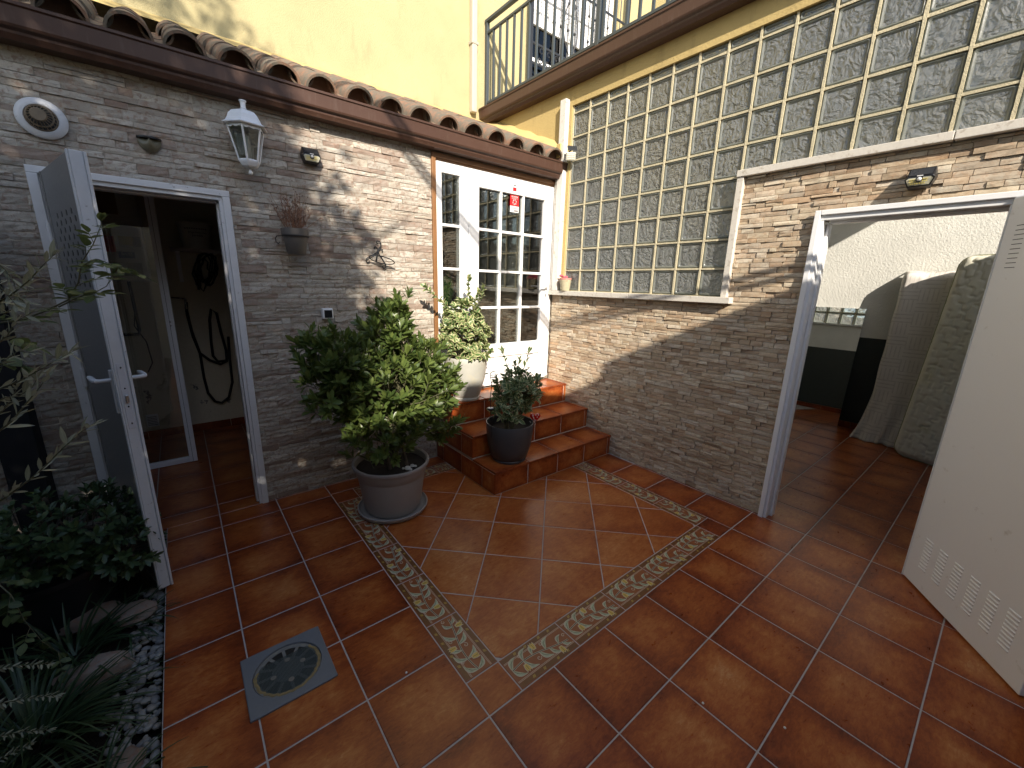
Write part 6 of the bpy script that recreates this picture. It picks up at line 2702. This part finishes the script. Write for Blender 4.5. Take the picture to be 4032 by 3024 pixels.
sprig('rose_branch', 'rose branch with toothed leaflets reaching up across the open metal door', 'branch', 'rose branches', [ZB(1.45, -60, 780), ZB(1.45, 200, 740), ZB(1.45, 400, 660), ZB(1.44, 560, 580), ZB(1.42, 640, 440), ZB(1.40, 665, 280), ZB(1.40, 760, 130), ZB(1.40, 815, 0), ZB(1.39, 830, -60)], LEAF_ROSE, GR, .045, True, (.6, 1.2), .0036, 5, True)
sprig('rose_branch', 'short rose shoot with crowded leaflets before the door edge', 'branch', 'rose branches', [ZB(1.44, 480, 640), ZB(1.43, 640, 560), ZB(1.42, 780, 520), ZB(1.41, 870, 470), ZB(1.41, 920, 380)], LEAF_ROSE, GR, .034, True, (.6, 1.3), .0028, 6, True)
sprig('rose_branch', 'upper rose shoot pointing over the boiler stickers', 'branch', 'rose branches', [ZB(1.42, 665, 300), ZB(1.41, 800, 250), ZB(1.40, 930, 300), ZB(1.40, 1040, 330)], LEAF_ROSE, GR, .04, True, (.5, 1.1), .0022, 13, True)
sprig('rose_branch', 'rose shoot with a large round leaf at the left edge', 'branch', 'rose branches', [ZB(1.2, -40, 820), ZB(1.2, 60, 900), ZB(1.2, 120, 1040), ZB(1.2, 200, 1120)], LEAF_ROSE, [leaf_geo(.052, .034, .15, .1, 'round')], .06, True, (.6, 1.2), .0026, 7, True)
ZD = lambda dep, u, v: atd(dep, u * .4364, 2300 + v * .4364)
sprig('rose_branch', 'low rose shoot with pale leaves above the mottled rock', 'branch', 'rose branches', [ZD(1.5, -60, -40), ZD(1.5, 100, 100), ZD(1.52, 220, 330), ZD(1.55, 380, 520), ZD(1.58, 540, 620)], LEAF_ROSE, [leaf_geo(.040, .026, .15, .1, 'round')], .07, True, (.6, 1.2), .0026, 8, True)
for k, (u0, v0, u1, v1) in enumerate(((-60, 770, 440, 720), (-60, 1090, 520, 1000), (-60, 1380, 450, 1310), (-60, 1620, 270, 1450))):
    sprig('lavender_sprig', ('uppermost', 'second', 'third', 'lowest')[k] + ' grey feathery sprig from the left edge above the grass', 'branch', 'grey feathery sprigs', [ZD(1.22, u0, v0), ZD(1.24, (u0 + u1) / 2, (v0 + v1) / 2 - 12), ZD(1.25, u1, v1)], LEAF_OLIVE, [leaf_geo(.020, .005, .2, .1, 'lance')], .010, False, (.5, 1.1), .0014, 20 + k)

# ------------------------------------------------------------------ what stands behind the photographer
bw = MB()
bw.poly([(-5, -3, -.1), (2.36, -3, -.1), (2.36, -3, 3.05), (1.27, -3, 3.45), (.957, -3, 3.568), (.261, -3, 3.80), (.24, -3, 3.66), (-.2, -3, 3.73), (-.8, -3, 3.90), (-1.2, -3, 3.95), (-1.35, -3, 3.60), (-5, -3, 3.55)], -.25, (0, 1, 0))
tag(bw.build('boundary_wall', BOUNDARY), 'pale rendered boundary wall behind the courtyard', 'wall')
tag(MB().box(-3.2, -3.0, -3.0, YA, -.1, 2.3).build('garden_wall', BOUNDARY), 'pale garden wall beyond the planting bed', 'wall')

tree = thing('garden_tree', (-2.25, -1.9, -.05), 'leafy garden tree shading the courtyard from the left', 'tree')
R_ = random.Random(91)
mb = MB()
mb.tube([(-2.3, -1.9, -.1), (-2.25, -1.95, 1.2), (-2.2, -2.0, 2.4), (-2.3, -2.1, 4.0)], [.13, .11, .09, .04], 10)
for k in range(16):
    a = R_.uniform(0, 6.28)
    z = R_.uniform(2.2, 4.4)
    mb.tube([(-2.25, -2.0, z), (-2.25 + .5 * math.cos(a), -2.0 + .4 * math.sin(a), z + .5), (-2.25 + 1.0 * math.cos(a), -2.0 + .75 * math.sin(a), z + .9)], [.035, .022, .008], 6)
mb.build('trunk', BARK, tree, smooth=True)
lv = []
blobs = [((-2.53, -2.05, 4.15), (1.0, .8, 1.35), 6), ((-2.90, -2.0, 5.4), (.9, .8, 1.0), 2.5), ((-2.01, -2.1, 3.7), (.46, .5, .70), 1.5), ((-3.05, -1.6, 3.2), (1.0, .9, 1.0), 2.5), ((-2.75, -.6, 3.1), (.9, 1.1, .6), 2.5), ((-2.85, -2.1, 6.6), (.5, .5, .7), .5)]
GT = leaf_geo(.075, .042, .15, .15, 'lance', 2)
mb = MB()
for p, u, b in blob_points(R_, blobs, 5200, .15):
    for q in range(5):
        d = (u + V((R_.uniform(-1, 1), R_.uniform(-1, 1), R_.uniform(-.9, .5)))).normalized()
        M = orient(p + V((R_.gauss(0, .07), R_.gauss(0, .07), R_.gauss(0, .07))), d, V((R_.uniform(-1, 1), R_.uniform(-1, 1), R_.uniform(.2, 1))), R_.uniform(.8, 1.5))
        mb.add([M @ V(pp_) for pp_ in GT[0]], GT[1], 0, GT[2], rnd())
tag(mb.build('crown', LEAF_TREE, tree, fixn=False), kind='stuff')

hedge = thing('hedge', (-2.4, .6, -.05), 'tall dark hedge along the far side of the planting bed', 'hedge')
R_ = random.Random(66)
mb = MB()
GH = leaf_geo(.07, .04, .15, .15, 'lance', 2)
for k in range(5200):
    p = V((R_.uniform(-2.95, -1.95), R_.uniform(-2.6, 2.0), R_.random() ** .8 * 2.5))
    d = V((R_.uniform(-.4, 1), R_.uniform(-1, 1), R_.uniform(-.6, .6)))
    M = orient(p, d, V((R_.uniform(0, 1), R_.uniform(-1, 1), R_.uniform(.2, 1))), R_.uniform(.8, 1.6))
    mb.add([M @ V(q) for q in GH[0]], GH[1], 0, GH[2], rnd())
tag(mb.build('foliage', LEAF_DARK, hedge, fixn=False), kind='stuff')
mb = MB()
for k in range(9):
    y = -2.4 + k * .55
    mb.tube([(-2.45, y, -.1), (-2.43, y + .05, 1.0), (-2.4, y - .04, 2.2)], [.03, .024, .01], 6)
mb.build('stems', BARK, hedge)

# two overhead cables whose shadows cross the wall
for k, dz in enumerate((0, .060)):
    pts = []
    for q in range(17):
        t = q / 16
        x = 1.95 - 4.2 * t
        pts.append((2.343 - 4.2 * t, -1.6, 2.09 + dz + (4.2 * t) * .866 - .02 * math.sin(math.pi * t)))
    mb = MB()
    mb.tube(pts, .017, 8)
    tag(mb.build('overhead_cable', BLACKRUB, smooth=True), ('lower', 'upper')[k] + ' of the two black cables slung over the courtyard', 'cable', 'overhead cables')

# bits of litter on the tiles
for k, (x, y) in enumerate(((.055, .30), (1.19, -.62), (.78, -.26))):
    p = ((1600, 2648), (2768, 2768), (3090, 2865))[k]
    q = at('z', .003, *p)
    mb = MB()
    mb.lathe([(.001, -.002), (.005, -.001), (.004, .002), (.001, .003)], q, 6)
    tag(mb.build('crumb', PAPER), ('pale crumb on a tile left of the border corner', 'pale crumb lying on a joint at the lower middle', 'tiny crumb on a tile at the lower right')[k], 'crumb')
